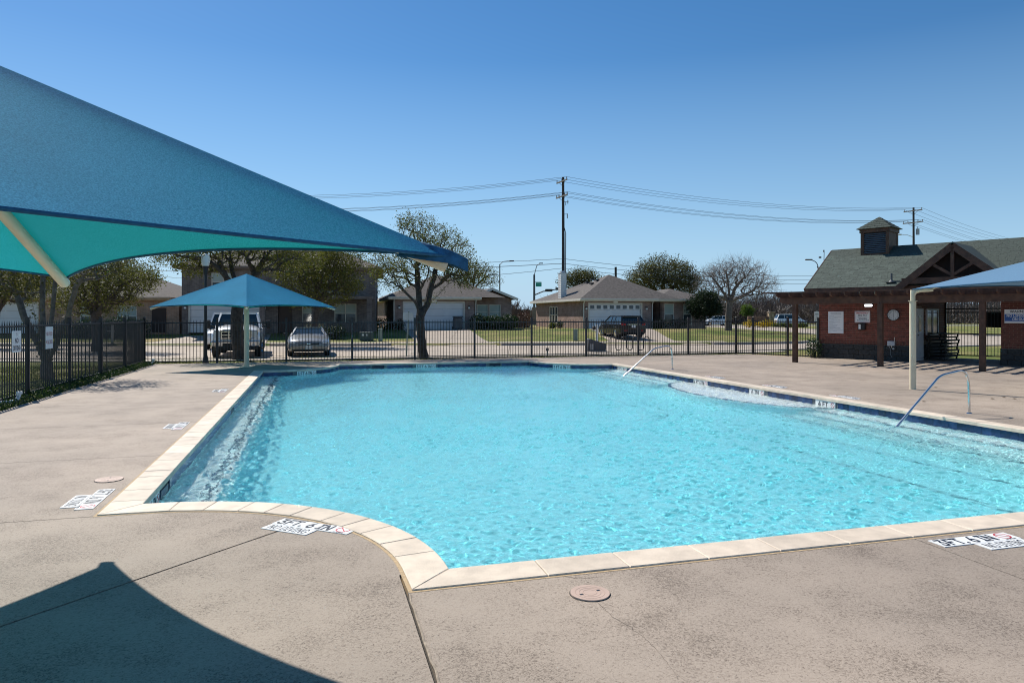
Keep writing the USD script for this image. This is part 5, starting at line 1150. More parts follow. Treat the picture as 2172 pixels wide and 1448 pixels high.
# far woodland behind the road
def wood(seed, x0, x1, y0, y1, n, hlo, hhi, wide=1.0):
    r_ = np.random.default_rng(seed); mb = MB()
    for _ in range(n):
        x, y = r_.uniform(x0, x1), r_.uniform(y0, y1); h = r_.uniform(hlo, hhi) * (.75 + .5 * float(meshkit.noise(np.array([[x * .06, y * .06, 0]]), 2)[0])); k = 170
        c = np.array([x, y, h * .46]); d = r_.normal(size=(k, 3)); d /= np.linalg.norm(d, axis=1, keepdims=True); pts = c + d * r_.uniform(.0, 1, (k, 1)) ** .45 * [h * .42 * wide, h * .42, h * .5] + r_.normal(0, .35, (k, 3))
        dirs = pts - np.array([x, y, h * .05]) + r_.normal(0, 1.2, (k, 3)); dirs /= np.linalg.norm(dirs, axis=1, keepdims=True); L = r_.uniform(.5, 1.9, (k, 1)); e = np.cross(dirs, r_.normal(size=(k, 3))); e /= np.linalg.norm(e, axis=1, keepdims=True); w = r_.uniform(.02, .09, (k, 1))
        mb.add(np.stack([pts - e * w, pts + e * w, pts + dirs * L + e * w * .3, pts + dirs * L - e * w * .3], 1).reshape(-1, 3), np.arange(k * 4).reshape(-1, 4))
        for q in range(4): b0 = np.array([x + r_.normal() * .8, y, -.3]); mb.tube([b0, b0 + r_.normal(0, .16, 3) * h + [0, 0, h * .35], b0 + r_.normal(0, .22, 3) * h + [0, 0, h * .8]], [.11, .07, .02], 4, False)
        g = 40; gp_ = np.array([x, y, .2]) + r_.normal(0, 1, (g, 3)) * [2.2, 1.0, .5]; gd = r_.normal(size=(g, 3)) + [0, 0, 1.2]; gd /= np.linalg.norm(gd, axis=1, keepdims=True); e = np.cross(gd, r_.normal(size=(g, 3))); e /= np.linalg.norm(e, axis=1, keepdims=True)
        mb.add(np.stack([gp_ - e * .1, gp_ + e * .1, gp_ + gd * 1.3 + e * .05, gp_ + gd * 1.3 - e * .05], 1).reshape(-1, 3), np.arange(g * 4).reshape(-1, 4))
    return mb
obj("far_woodland", wood(71, 22, 150, 150, 200, 430, 4.2, 7.0), leafmat("far_bare_wood", (.085, .068, .06), (.175, .145, .125), .15), kind="stuff", label="brown leafless woodland beyond the far road", category="woodland")
obj("far_woodland", wood(72, -70, 24, 108, 150, 170, 2.6, 4.6), UsdShade.Material.Get(stage, f"{LK}/far_bare_wood"), kind="stuff", label="low leafless scrub behind the houses", category="woodland")
D = 150
tree("distant_tree", "small fresh green tree in front of the brown woodland", (gx(1585, D), D, -.2), [[at(1585, 688, D), a(1585, 672), a(1585, 664)]], [(a(1585, 660), (1.5, 1.5, .9), 1), (a(1583, 653), (1.0, 1, .6), .5)], 160, 73, leafmat("fresh_leaf", (.08, .13, .02), (.17, .25, .05), .35), per=14, spread=.22, size=.28, tip_r=.02, base_r=.15)

# ---------------------------------------------------------------- shrubs and ground plants
def shrub(name, label, c, rad, n, leaf, size, seed, per=1, stems=6, cat="shrub", group=None):
    p = thing(name, label, cat, c, 0, group); r_ = np.random.default_rng(seed); d = r_.normal(size=(n, 3)); d /= np.linalg.norm(d, axis=1, keepdims=True); rr = r_.uniform(0, 1, (n, 1)) ** .3
    pts = d * rr * np.asarray(rad) * (1 + .22 * (meshkit.noise(d * 2.2 + seed) - .5)[:, None] * 2); pts[:, 2] += rad[2] * .95; pts[:, 2] = np.maximum(pts[:, 2], .03)
    obj("foliage", MB().add(*leaf_mesh(pts, per, .03, size, seed + 1, .6)), leaf, p)
    st_ = MB()
    for k in range(stems): q = r_.normal(0, .4, 2); st_.tube([(q[0] * .1, q[1] * .1, -.05), (q[0] * rad[0] * .5, q[1] * rad[1] * .5, rad[2] * 1.2)], [.025, .008], 5)
    obj("stem", st_, BARK, p); return p
gz_ = lambda x, y: float(zt(np.array([x]), np.array([y]))[0])
def sh(px, d): x = gx(px, d); return (x, d, gz_(x, d))
hl = ["dark clipped hedge shrub under the windows of the centre house, left end", "dark clipped hedge shrub under the windows of the centre house, middle", "dark clipped hedge shrub under the windows of the centre house, right end"]
for k, px in enumerate((1016, 1048, 1080)): shrub("hedge_shrub", hl[k], sh(px, 55.6), (.85, .6, .62), 1500, LEAF_HEDGE, .12, 80 + k, group="hedge before the centre house")
shrub("garden_shrub", "dark rounded shrub at the left foot of the centre house", sh(847, 54.8), (.42, .4, .42), 600, LEAF_DARK, .11, 85)
shrub("garden_shrub", "pale grassy shrub beside the red board fence", sh(808, 54.2), (.7, .5, .5), 500, LEAF_GROUND, .14, 86)
shrub("garden_shrub", "grey green shrub before the two storey house, behind the silver car", sh(668, 47.0), (.75, .6, .62), 1100, leafmat("sage_leaf", (.12, .12, .075), (.22, .21, .14), .2), .09, 87)
shrub("garden_shrub", "low dark shrub beside the porch of the two storey house", sh(712, 47.5), (.8, .6, .5), 900, LEAF_DARK, .11, 88)
shrub("garden_shrub", "green hedge under the left house windows beyond the fence", sh(185, 48.2), (1.1, .6, .65), 1500, LEAF_HEDGE, .12, 89)
shrub("garden_shrub", "green rounded bush by the tan house wall at its right end", sh(255, 48.2), (1.3, .7, .75), 1700, LEAF_HEDGE, .12, 90)
shrub("garden_shrub", "dark bush at the end of the tan house near its side gate", sh(300, 48.4), (.6, .6, .65), 800, LEAF_DARK, .11, 91)
shrub("garden_shrub", "reddish leafless shrub in the gap left of the chimney house", sh(1112, 62), (.8, .7, .8), 700, leafmat("red_twig", (.10, .05, .035), (.18, .10, .07), .1), .12, 92)
shrub("garden_shrub", "small bright green bush under the side window of the chimney house", sh(1188, 61), (.38, .36, .34), 420, LEAF_HEDGE, .10, 93)
shrub("garden_shrub", "low brown grass clump beside the small green bush", sh(1172, 60.5), (.3, .3, .25), 240, BLADE, .16, 94)
shrub("garden_shrub", "dark low shrub under the left front wing window of the chimney house", sh(1402, 58.5), (.9, .5, .42), 900, LEAF_DARK, .10, 95)
shrub("garden_shrub", "dark low shrub under the right front wing window of the chimney house", sh(1440, 59.5), (.9, .5, .45), 900, LEAF_DARK, .10, 96)
shrub("corner_bush", "small leafy bush growing at the left corner of the brick pool building", (12.62, 29.35, -.06), (.30, .28, .5), 520, LEAF_HEDGE, .075, 97)
for k, (px, lab) in enumerate(((1590, "yellow flowering bush left of the stone entrance sign"), (1618, "yellow flowering bush in front of the stone entrance sign"), (1634, "yellow flowering bush at the pier of the stone entrance sign"))):
    shrub("flowering_bush", lab, (gx(px, 110), 110, 0), (1.0, .8, .55), 420, YELLOW, .2, 100 + k, group="yellow bushes at the entrance sign")
for k, (px, lab) in enumerate(((1650, "brown dormant grass clump right of the entrance sign"), (1672, "brown dormant grass clump below the white van"), (1702, "brown dormant grass clump near the right timber post"))):
    shrub("grass_clump", lab, (gx(px, 108), 108, 0), (1.0, .7, .35), 360, BLADE, .25, 110 + k)
# ground cover beside the left fence, leaf litter along the back fence, loose grass
r_ = np.random.default_rng(31)
n = 9000; uu, vv = r_.uniform(-6.55, -5.5, n), 9 + 19.6 * r_.uniform(0, 1, n); keep = r_.uniform(size=n) < .35 + .65 * (np.abs(uu + 5.75) < .28); uu, vv = uu[keep], vv[keep]
pts = np.column_stack([CU * uu - SU * vv, SU * uu + CU * vv, -.05 + r_.uniform(.0, .14, len(uu))])
obj("ground_cover", MB().add(*leaf_mesh(pts, 2, .02, .06, 33, .45, -.3)), LEAF_GROUND, kind="stuff", label="low leafy ground cover along the foot of the left fence", category="ground cover")
n = 5000; uu, vv = r_.uniform(-6, 19, n), 28.1 + np.abs(r_.normal(0, .45, n)); pts = np.column_stack([CU * uu - SU * vv, SU * uu + CU * vv, -.075 + r_.uniform(0, .05, n)])
obj("leaf_litter", MB().add(*leaf_mesh(pts, 1, .01, .06, 35, .6)), leafmat("dead_leaf", (.10, .065, .035), (.24, .17, .09), .1), kind="stuff", label="dry brown leaf litter along the back fence", category="leaf litter")
def blades(n, fx, seed, h=.07):
    r_ = np.random.default_rng(seed); p = fx(r_, n); m = len(p); a = r_.uniform(0, 2 * np.pi, m); hh = h * r_.uniform(.5, 1.5, m); w = .006 + .004 * r_.uniform(size=m)
    lean = r_.normal(0, .35, (m, 2)); v = np.stack([p + np.column_stack([np.cos(a) * w, np.sin(a) * w, 0 * a]), p - np.column_stack([np.cos(a) * w, np.sin(a) * w, 0 * a]), p + np.column_stack([lean * hh[:, None], hh])], 1).reshape(-1, 3)
    return v, np.arange(m * 3).reshape(-1, 3)
def near_lawn(r_, n):
    uu, vv = -6.1 - 9 * r_.uniform(0, 1, n) ** 1.3, r_.uniform(11, 29, n); x, y = CU * uu - SU * vv, SU * uu + CU * vv; k = (y < NE(x) - 1.8) & (meshkit.noise(np.column_stack([x, y, 0 * x]) * .6, 4) > .3); return np.column_stack([x, y, 0 * x - .09])[k]
def back_strip(r_, n):
    uu, vv = r_.uniform(-6, 19, n), r_.uniform(28.3, 33, n); x, y = CU * uu - SU * vv, SU * uu + CU * vv; k = (y < NE(x) - .1) & ((y < NE(x) - 1.8) | (y > NE(x) - .5)) & (meshkit.noise(np.column_stack([x, y, 0 * x]) * .7, 8) > .42); return np.column_stack([x, y, 0 * x - .085])[k]
mb = MB(); mb.add(*blades(42000, near_lawn, 36)); mb.add(*blades(26000, back_strip, 37, .09))
obj("grass", mb, BLADE, kind="stuff", label="thin grass on the lawn strips outside the pool fence", category="grass")
# ---------------------------------------------------------------- vehicles (x forward, z up, origin on the ground between the axles)
PW = mat("white_car_paint", (.74, .74, .73), .28, var=.02, coat=.8); PS = mat("silver_car_paint", (.23, .23, .225), .32, metal=.15, var=.03, coat=.8); PB = mat("black_car_paint", (.008, .008, .009), .25, var=.05, coat=.25)
CG = mat("dark_car_window", (.015, .024, .024), .04, var=.1, spec=.7); CHROME = mat("chrome", (.72, .72, .72), .10, metal=1.0, var=.02); TRIM = mat("black_car_trim", (.014, .014, .015), .5)
HEADL = mat("headlight_lens", (.55, .57, .58), .08, var=.1, spec=.8); TAILR = mat("red_tail_lens", (.30, .012, .015), .15); PLATE = mat("number_plate", (.62, .63, .62), .5); AMBER = mat("amber_lens", (.6, .22, .02), .2)
def loft_body(st):
    rings = []
    for x, w, zl, zb, zt_, cr in st:
        h = [(w * .90, zl), (w * .985, zl + .10), (w, (zl + zb) / 2), (w * .985, zb - .06), (w * .93, zb), (w * .80, zb + (zt_ - zb) * .75), (w * .5, zt_ + cr * .6), (0.0, zt_ + cr)]
        rings.append([(x, y, z) for y, z in h] + [(x, -y, z) for y, z in h[-2::-1]])
    n = len(rings[0]); mb = MB(); V_ = np.array(rings).reshape(-1, 3); F_ = []
    for i in range(len(rings) - 1):
        for j in range(n): k = (j + 1) % n; F_.append([i * n + j, (i + 1) * n + j, (i + 1) * n + k, i * n + k])
    mb.add(V_, F_)
    for i, s in ((0, 1), (len(rings) - 1, -1)):
        c = np.mean(rings[i], 0); b = mb.n; mb.v.append(np.vstack([rings[i], c])); f = [[b + j, b + (j + 1) % n, b + n][::s] for j in range(n)]; mb.f.append(np.array(f)); mb.n += n + 1
    m = mb.mesh(); m.merge_vertices(digits_vertex=4); m.fix_normals(); return m
def cabin(p, paint, bf, br_, tf_, tr_, zb, zt_, wb, wt, pillars=(), roof_t=.06):
    """glass house with pillars and a rounded roof: bf, br_ = windscreen and rear base x; tf_, tr_ = roof front and rear x"""
    B_ = [(bf, wb, zb), (br_, wb, zb), (br_, -wb, zb), (bf, -wb, zb)]; T_ = [(tf_, wt, zt_), (tr_, wt, zt_), (tr_, -wt, zt_), (tf_, -wt, zt_)]
    g = MB(); g.add(B_ + T_, [[0, 4, 5, 1], [1, 5, 6, 2], [2, 6, 7, 3], [3, 7, 4, 0], [4, 7, 6, 5]]); obj("windows", g, CG, p)
    r = MB(); xs = np.linspace(tf_ + .05, tr_ - .05, 9); ring = []
    for x in xs:
        e = abs((x - (tf_ + tr_) / 2) / ((tf_ - tr_) / 2 + .05)); dz = -.05 * e ** 4
        ring.append([(x, wt * 1.02 * math.cos(t), zt_ - .03 + (roof_t + dz) * math.sin(t) ** .8) for t in np.linspace(0, math.pi, 11)])
    V_ = np.array(ring).reshape(-1, 3); r.add(V_, [[i * 11 + j, i * 11 + j + 1, (i + 1) * 11 + j + 1, (i + 1) * 11 + j] for i in range(8) for j in range(10)]); obj("roof", r, paint, p, smooth=50)
    pl = MB()
    for k in range(4): pl.bar(B_[k], T_[k], .075, .06)
    pl.bar((tf_ + .02, -wt, zt_ - .03), (tf_ + .02, wt, zt_ - .03), .09, .10).bar((tr_ - .02, -wt, zt_ - .03), (tr_ - .02, wt, zt_ - .03), .08, .09)
    for sg in (1, -1):
        for x0, x1 in pillars: pl.bar((x0, sg * (wb + .002), zb), (x1, sg * (wt + .002), zt_), .07, .04)
        pl.bar((tf_, sg * wt, zt_ - .02), (tr_, sg * wt, zt_ - .02), .05, .06)
    obj("pillars", pl, paint, p)
def wheels(p, xs, w, r, tw=.22, rim=CHROME):
    for x in xs:
        for sg in (1, -1):
            t = MB(); t.tm(tf(trimesh.Trimesh(*tube([(0, -tw / 2, 0), (0, -tw / 2 + .03, 0), (0, tw / 2 - .03, 0), (0, tw / 2, 0)], [r * .93, r, r, r * .93], 24), process=False), (x, sg * (w - tw / 2 + .01), r)))
            q = obj("wheel", t, RUBBER, p, smooth=40)
            d = MB(); d.cyl((x, sg * (w + .012), r), r * .62, .02, 22, axis="y")
            for a in range(5): d.bar((x, sg * (w + .026), r), (x + r * .55 * math.cos(a * 1.2566), sg * (w + .026), r + r * .55 * math.sin(a * 1.2566)), .02, .07, up=(0, 1, 0))
            obj("rim", d, rim, q)
            a_ = MB(); a_.tube(arc((x, sg * (w - .01), r), (r * 1.13, 0, 0), (0, 0, r * 1.13), -.1, math.pi + .1, 16), .035, 6); a_.cyl((x, sg * (w - .075), r + .02), r * 1.1, .14, 24, axis="y"); obj("wheel_arch", a_, TRIM, p)
def pickup(label, pos, rz, paint):
    p = thing("pickup_truck", label, "truck", pos, rz)
    obj("body", loft_body([(3.02, .90, .62, 1.02, 1.20, .02), (2.92, .985, .52, 1.10, 1.27, .03), (2.2, 1.01, .50, 1.16, 1.33, .045), (1.30, 1.015, .48, 1.20, 1.38, .04), (1.15, 1.015, .45, 1.22, 1.30, .0), (-1.05, 1.015, .45, 1.22, 1.28, 0), (-1.15, 1.015, .50, 1.26, 1.30, 0), (-3.3, 1.01, .52, 1.26, 1.30, 0)]), paint, p, smooth=35)
    cabin(p, paint, 1.42, -1.02, .62, -.72, 1.27, 1.93, .93, .76, ((.15, .10),))
    g = MB(); g.box((3.03, 0, .98), (.05, 1.16, .38)); gr = obj("grille", g, TRIM, p); b = MB()
    for z in (.84, .98, 1.12): b.box((3.06, 0, z), (.04, 1.14, .045))
    for y in (-.57, .57, -.28, .28): b.box((3.06, y, .98), (.045, .045, .36))
    obj("grille_bar", b, CHROME, gr); obj("grille_emblem", MB().tm(tf(rbox((.03, .24, .10), .012), (3.09, 0, .98))), mat("blue_badge", (.03, .07, .25), .3), gr)
    for sg in (1, -1):
        h_ = obj("headlight", MB().tm(tf(rbox((.12, .27, .36), .04), (2.97, sg * .76, 1.0))), HEADL, p); obj("lamp_bezel", MB().tube([(3.03, sg * .62, .83), (3.03, sg * .62, 1.17), (3.0, sg * .88, 1.17), (2.98, sg * .89, .83), (3.03, sg * .62, .83)], .018, 6), CHROME, h_)
        m = MB(); m.tm(tf(rbox((.10, .24, .40), .05), (1.0, sg * 1.30, 1.42))).bar((1.02, sg * 1.0, 1.30), (1.0, sg * 1.2, 1.36), .05, .07); m_ = obj("mirror", m, TRIM, p)
        obj("mirror_glass", MB().box((.945, sg * 1.30, 1.44), (.01, .19, .3)), CHROME, m_); obj("fog_light", MB().cyl((3.14, sg * .72, .56), .06, .03, 14, axis="x"), HEADL, p)
        obj("door_handle", MB().box((.1, sg * 1.022, 1.12), (.2, .02, .035)), CHROME, p)
    bp = MB(); bp.tm(tf(rbox((.22, 2.02, .26), .05), (3.03, 0, .60))); obj("front_bumper", bp, CHROME, p); obj("bumper_insert", MB().box((3.145, 0, .56), (.02, 1.05, .13)), TRIM, p); obj("air_dam", MB().tm(tf(rbox((.2, 1.7, .18), .05), (2.95, 0, .40))), TRIM, p)
    obj("wiper", MB().bar((1.44, .5, 1.29), (1.2, .05, 1.45), .02).bar((1.44, -.2, 1.29), (1.2, -.6, 1.45), .02), TRIM, p)
    wheels(p, (2.02, -2.05), 1.0, .42, .28); return p
def coupe(label, pos, rz, paint):
    p = thing("parked_car", label, "car", pos, rz)
    obj("body", loft_body([(2.32, .70, .36, .52, .60, .01), (2.26, .82, .27, .60, .68, .015), (2.05, .89, .22, .68, .77, .025), (1.3, .925, .20, .78, .86, .035), (.78, .93, .20, .86, .95, .03), (.6, .93, .20, .88, .94, 0), (-1.3, .93, .20, .92, .98, 0), (-1.6, .93, .21, .92, .99, .02), (-2.2, .88, .28, .88, .95, .02), (-2.3, .80, .36, .82, .88, 0)]), paint, p, smooth=40)
    cabin(p, paint, .86, -1.55, .05, -.72, .90, 1.25, .78, .56, ((-.42, -.36),), .05)
    g = MB(); g.tm(tf(rbox((.06, .95, .14), .03), (2.29, 0, .56))); gr = obj("grille", g, TRIM, p); obj("grille_emblem", MB().tm(tf(rbox((.02, .16, .06), .008), (2.325, 0, .57))), CHROME, gr)
    for sg in (1, -1):
        obj("headlight", tf(rbox((.22, .34, .15), .05), (2.17, sg * .68, .61), R=np.array([[.94, -sg * .34, 0], [sg * .34, .94, 0], [0, 0, 1]])), HEADL, p)
        m = MB(); m.tm(tf(rbox((.12, .20, .13), .04), (.58, sg * 1.02, .97))).bar((.58, sg * .90, .94), (.58, sg * .96, .95), .05); obj("mirror", m, TRIM, p)
        obj("hood_crease", MB().tube([(2.05, sg * .45, .795), (1.3, sg * .48, .885), (.82, sg * .5, .972)], .012, 6), paint, p)
    obj("bumper_lower", MB().tm(tf(rbox((.12, 1.45, .14), .04), (2.24, 0, .32))), TRIM, p); obj("number_plate", MB().box((2.335, 0, .42), (.012, .31, .16)), PLATE, p); obj("bumper_line", MB().bar((2.30, -.78, .50), (2.30, .78, .50), .015, .012), TRIM, p)
    obj("wiper", MB().bar((.88, .4, .92), (.7, -.05, 1.02), .015).bar((.88, -.15, .92), (.7, -.55, 1.02), .015), TRIM, p)
    wheels(p, (1.35, -1.22), .90, .32, .22); return p
def suv(label, pos, rz, paint, L=4.7, w=.93, h=1.70, bl=0.0, name="parked_car", cat="car", tail=True, rack=False):
    p = thing(name, label, cat, pos, rz); f = L / 2
    obj("body", loft_body([(f, w * .78, .38, .70, .80, .01), (f - .1, w * .90, .28, .80, .92, .02), (f - .55, w * .98, .24, .90, 1.02, .03), (f - 1.25, w, .22, .98 + bl, 1.08 + bl, .03), (f - 1.4, w, .22, 1.0 + bl, 1.06 + bl, 0), (-f + .3, w, .24, 1.0 + bl, 1.06 + bl, 0), (-f + .08, w * .96, .30, 1.0 + bl, 1.06 + bl, 0), (-f, w * .88, .40, .95 + bl, 1.02 + bl, 0)]), paint, p, smooth=40)
    cabin(p, paint, f - 1.22, -f + .08, f - 1.95, -f + .50, 1.03 + bl, h - .06, w * .90, w * .70, ((f - 2.5, f - 2.45), (-f + 1.35, -f + 1.4)), .07)
    for sg in (1, -1):
        m = MB(); m.tm(tf(rbox((.12, .18, .15), .04), (f - 1.5, sg * (w + .11), 1.08))).bar((f - 1.5, sg * w * .9, 1.04), (f - 1.5, sg * (w + .05), 1.06), .05); obj("mirror", m, paint, p)
        obj("tail_light", MB().tm(tf(rbox((.14, .30, .17), .04), (-f + .05, sg * w * .76, .93))), TAILR, p); obj("headlight", MB().tm(tf(rbox((.2, .3, .15), .05), (f - .12, sg * w * .70, .76))), HEADL, p)
        if rack: obj("roof_rail", MB().tube([(f - 2.0, sg * w * .62, h), (-f + .6, sg * w * .62, h)], .02, 6), CHROME, p)
    obj("rear_bumper", MB().tm(tf(rbox((.16, w * 1.8, .24), .06), (-f + .04, 0, .46))), TRIM, p); obj("tailgate_trim", MB().bar((-f - .005, -.45, .93), (-f - .005, .45, .93), .03, .04), CHROME, p)
    obj("number_plate", MB().box((-f - .012, 0, .80), (.012, .31, .16)), PLATE, p); obj("grille", MB().tm(tf(rbox((.05, .8, .16), .03), (f - .01, 0, .66))), TRIM, p); obj("spoiler", MB().tm(tf(rbox((.2, w * 1.25, .05), .02), (-f + .44, 0, h - .06))), paint, p)
    for sg in (1, -1): obj("lower_light", MB().tm(tf(rbox((.03, .24, .07), .01), (-f - .03, sg * w * .62, .52))), TAILR, p)
    wheels(p, (f - .92, -f + .95), w - .02, .35, .23); return p
pickup("white pickup truck parked facing the pool behind the dark trunk and fence", (gx(509, 33.2), 33.2, -.05), -72, PW)
suv("white car mostly hidden behind the white pickup truck", (gx(487, 40.2), 40.2, -.04), -76, PW, h=2.02, w=1.0, L=5.2)
coupe("low silver coupe parked facing the pool behind the fence", (gx(655, 33.2), 33.2, -.05), -74, PS)
dx, dy = gx(1317, 49.6), 49.6
c_ = suv("black car parked nose in on the driveway of the chimney house", (dx, dy, gz_(dx, dy) + .02), 104, PB, L=4.45, w=.95, h=1.56)
suv("white car on the far road left of the bare tree trunk", (gx(1519, 131), 131, -.05), 180, PW, name="distant_car", h=1.85, bl=.22)
pt = suv("white car following behind it on the far road by the dark magnolia", (gx(1483, 133), 133, -.05), 180, PW, name="distant_car", h=1.75, L=5.2, bl=.25)
suv("white van with dark windows on the far road, by the entrance sign", (gx(1676, 131), 131, -.05), 0, PW, name="distant_van", cat="van", h=2.15, w=1.0, L=5.6, bl=.32)
# stone entrance sign beyond the side street
es = thing("entrance_sign", "low brown stone entrance sign with pale pier beyond the side street", "sign", (gx(1616, 114), 114, -.05))
STONE = mat("tan_stone", (.36, .27, .17), .9, var=.3, vs=3); r_ = np.random.default_rng(12)
pz = MB(); obj("sign_panel", MB().tm(tf(rbox((3.4, .5, 1.5), .06), (-.6, 0, 1.0))), mat("brown_stone", (.17, .10, .065), .9, var=.3, vs=3), es)
for k in range(8):
    for q in range(2): obj("pier_stone", MB().tm(tf(rbox((.42 + r_.uniform(-.03, .03), .7, .27), .03), (1.45 + (q - .5) * .44, -.05, .14 + .285 * k))), STONE, es)
obj("pier_cap", MB().tm(tf(rbox((1.05, .9, .14), .03), (1.45, -.05, 2.4))), STONE, es)

# ---------------------------------------------------------------- utility poles and wires
ARMW = mat("weathered_crossarm", (.20, .18, .16), .85, var=.2, vs=4)
def upole(label, x, y, h, az, arms, extra=None):
    p = thing("utility_pole", label, "utility pole", (x, y, -.2)); h += .2
    obj("pole", MB().tube([(0, 0, 0), (.03, 0, h * .5), (0, 0, h)], [.19, .16, .125], 14), POLEW, p, smooth=40)
    d = np.array([math.cos(az), math.sin(az), 0]); o = np.array([-d[1], d[0], 0]); pts = []
    for zoff, L, ins in arms:
        z = h - zoff; a, b = -d * L / 2, d * L / 2
        arm = obj("crossarm", MB().bar(np.array([0, 0, z]) + a + o * .15, np.array([0, 0, z]) + b + o * .15, .10, .13), ARMW, p)
        br = MB(); br.bar(np.array([0, 0, z - .55]), np.array([0, 0, z]) + d * L * .3 + o * .12, .03).bar(np.array([0, 0, z - .55]), np.array([0, 0, z]) - d * L * .3 + o * .12, .03); obj("brace", br, ARMW, p)
        for f in ins:
            q = np.array([0, 0, z]) + d * L * f + o * .15; m = MB(); m.cyl(q + [0, 0, .14], .035, .16, 8).cyl(q + [0, 0, .24], .06, .07, 10).cyl(q + [0, 0, .17], .055, .03, 10); obj("insulator", m, INSUL, arm); pts.append(np.array([x, y, -.2]) + q + [0, 0, .28])
    return p, pts
PA = (5.45, 75.0); PB_ = (54.3, 95.0); PC = (121, 150); PZ = (-46, 86)
aA = math.atan2(PB_[1] - PA[1], PB_[0] - PA[0]) + math.pi / 2
arms = ((.45, 2.5, (-.46, .0, .46)), (2.05, 2.7, (-.47, -.25, .25, .47)))
pa, qa = upole("tall dark utility pole rising behind the white chimney", *PA, 16.55, aA, arms)
pb, qb = upole("utility pole with two crossarms behind the green roof, right of the cupola", *PB_, 16.4, aA + .15, arms)
# hardware on the two poles
m = MB(); m.cyl((.45, -.1, 12.6), .05, .5, 8).bar((.1, 0, 12.8), (.5, -.1, 12.8), .04).cyl((.5, -.1, 14.1), .04, .4, 8).cyl((.28, -.1, 13.9), .035, .35, 8).bar((.1, 0, 14.1), (.6, -.1, 14.15), .05); obj("switch_gear", m, INSUL, pa)
obj("riser_conduit", MB().tube([(.24, -.12, 0), (.27, -.12, 10.8)], .05, 8).tube([(.27, -.12, 10.8), (.12, -.1, 11.4)], .04, 8), mat("grey_conduit", (.16, .17, .18), .6), pa)
m = MB(); m.cyl((.42, -.25, 13.3), .22, .8, 16).cyl((.42, -.25, 13.85), .05, .3, 8); obj("transformer", m, mat("grey_transformer", (.35, .38, .40), .5), pb)
m = MB(); m.tube([(0, 0, 12.6), (-1.0, -.3, 12.85), (-2.0, -.6, 12.9)], .04, 8).tm(tf(rbox((.6, .3, .16), .05), (-2.25, -.65, 12.87), .3)); obj("lamp_arm", m, mat("pale_metal", (.55, .55, .52), .5), pb)
def wire(label, a, b, sag, r=.016, name="power_line"):
    a, b = np.asarray(a, float), np.asarray(b, float); t = np.linspace(0, 1, 26)[:, None]; P_ = a + (b - a) * t - np.array([0, 0, 1.0]) * sag * 4 * t * (1 - t); o = P_.mean(0)
    p = thing(name, label, "wire", o, 0, "overhead wires"); obj("cable", MB().tube(P_ - o, r, 5), WIRE, p)
nmA = ["front wire of the upper crossarm", "middle wire of the upper crossarm", "rear wire of the upper crossarm", "front outer wire of the lower crossarm", "front inner wire of the lower crossarm", "rear inner wire of the lower crossarm", "rear outer wire of the lower crossarm"]
off = lambda c, q, ref: np.array([c[0], c[1], 0]) + (q - np.array([ref[0], ref[1], 0]))
for k, nm in enumerate(nmA):
    wire(f"{nm} between the two utility poles", qa[k], qb[k], 1.15)
    ql = off(PZ, qa[k], PA); wire(f"{nm}, running left from the tall pole", qa[k], ql + [0, 0, .3], 1.1)
    qr = off(PC, qb[k], PB_); wire(f"{nm} right of the roof's utility pole", qb[k], qr, 1.6)
for k, (z, nm) in enumerate(((7.85, "topmost low cable"), (7.35, "thick middle low cable"), (6.85, "bottom low cable"))):
    wire(f"{nm} on the tall pole, running right", (PA[0], PA[1], z), (PB_[0], PB_[1], z - .3), 1.0, .022, "telephone_cable"); wire(f"{nm} on the tall pole, running left behind the trees", (PA[0], PA[1], z), (PZ[0], PZ[1], z), .5 if k < 2 else 1.3, .022 if k != 1 else .03, "telephone_cable")
m = thing("utility_pole", "short dark pole top showing above the right roof slope of the chimney house", "utility pole", (gx(1306, 92), 92, 0)); obj("pole", MB().tube([(0, 0, -.2), (0, 0, 8.1)], [.18, .15], 12), POLEW, m); obj("pole_cap", MB().cyl((0, 0, 8.12), .16, .06, 12), POLEW, m)
GALV = mat("dark_galvanised", (.10, .11, .125), .5)
sl = thing("street_light", "slim street light pole rising behind the centre house roof", "street light", (gx(1060, 112), 112, 0)); obj("pole", MB().tube([(0, 0, 0), (0, 0, 10.0)], [.13, .09], 10), GALV, sl); obj("arm", MB().tube([(0, 0, 9.9), (.5, 0, 10.4), (1.6, 0, 10.55)], .05, 8), GALV, sl); obj("lamp_head", MB().tm(tf(rbox((.8, .3, .16), .05), (1.9, 0, 10.52))), GALV, sl)
sl = thing("street_light", "street light with arched arm beside the left end of the green roof", "street light", (gx(1742, 84), 84, 0)); obj("pole", MB().tube([(0, 0, 0), (0, 0, 6.6)], [.13, .09], 10), GALV, sl); obj("arm", MB().tube(bevel_path([(0, 0, 6.3), (-.55, 0, 8.2), (-1.2, 0, 8.45)], .4, 6), .05, 8).tube([(.0, 0, 6.0), (-.5, 0, 7.7)], .035, 6), GALV, sl); obj("lamp_head", MB().tm(tf(rbox((.85, .3, .14), .05), (-1.5, 0, 8.47))), GALV, sl)
obj("camera_mast", MB().tube([(.25, 0, 6.2), (.35, 0, 9.4)], .035, 8).box((.30, 0, 9.5), (.12, .12, .25)).box((-.15, 0, 8.75), (.25, .15, .2)), GALV, sl)
ts = thing("traffic_signal", "dark traffic signal mast with green street name sign left of the chimney", "traffic signal", (gx(1133, 96), 96, 0)); obj("pole", MB().tube([(0, 0, 0), (0, 0, 7.4)], [.17, .13], 12), GALV, ts); obj("lamp_arm", MB().tube([(0, 0, 7.3), (.35, 0, 8.6), (.8, 0, 8.95)], .05, 8).box((.95, 0, 8.95), (.5, .25, .12)), GALV, ts)
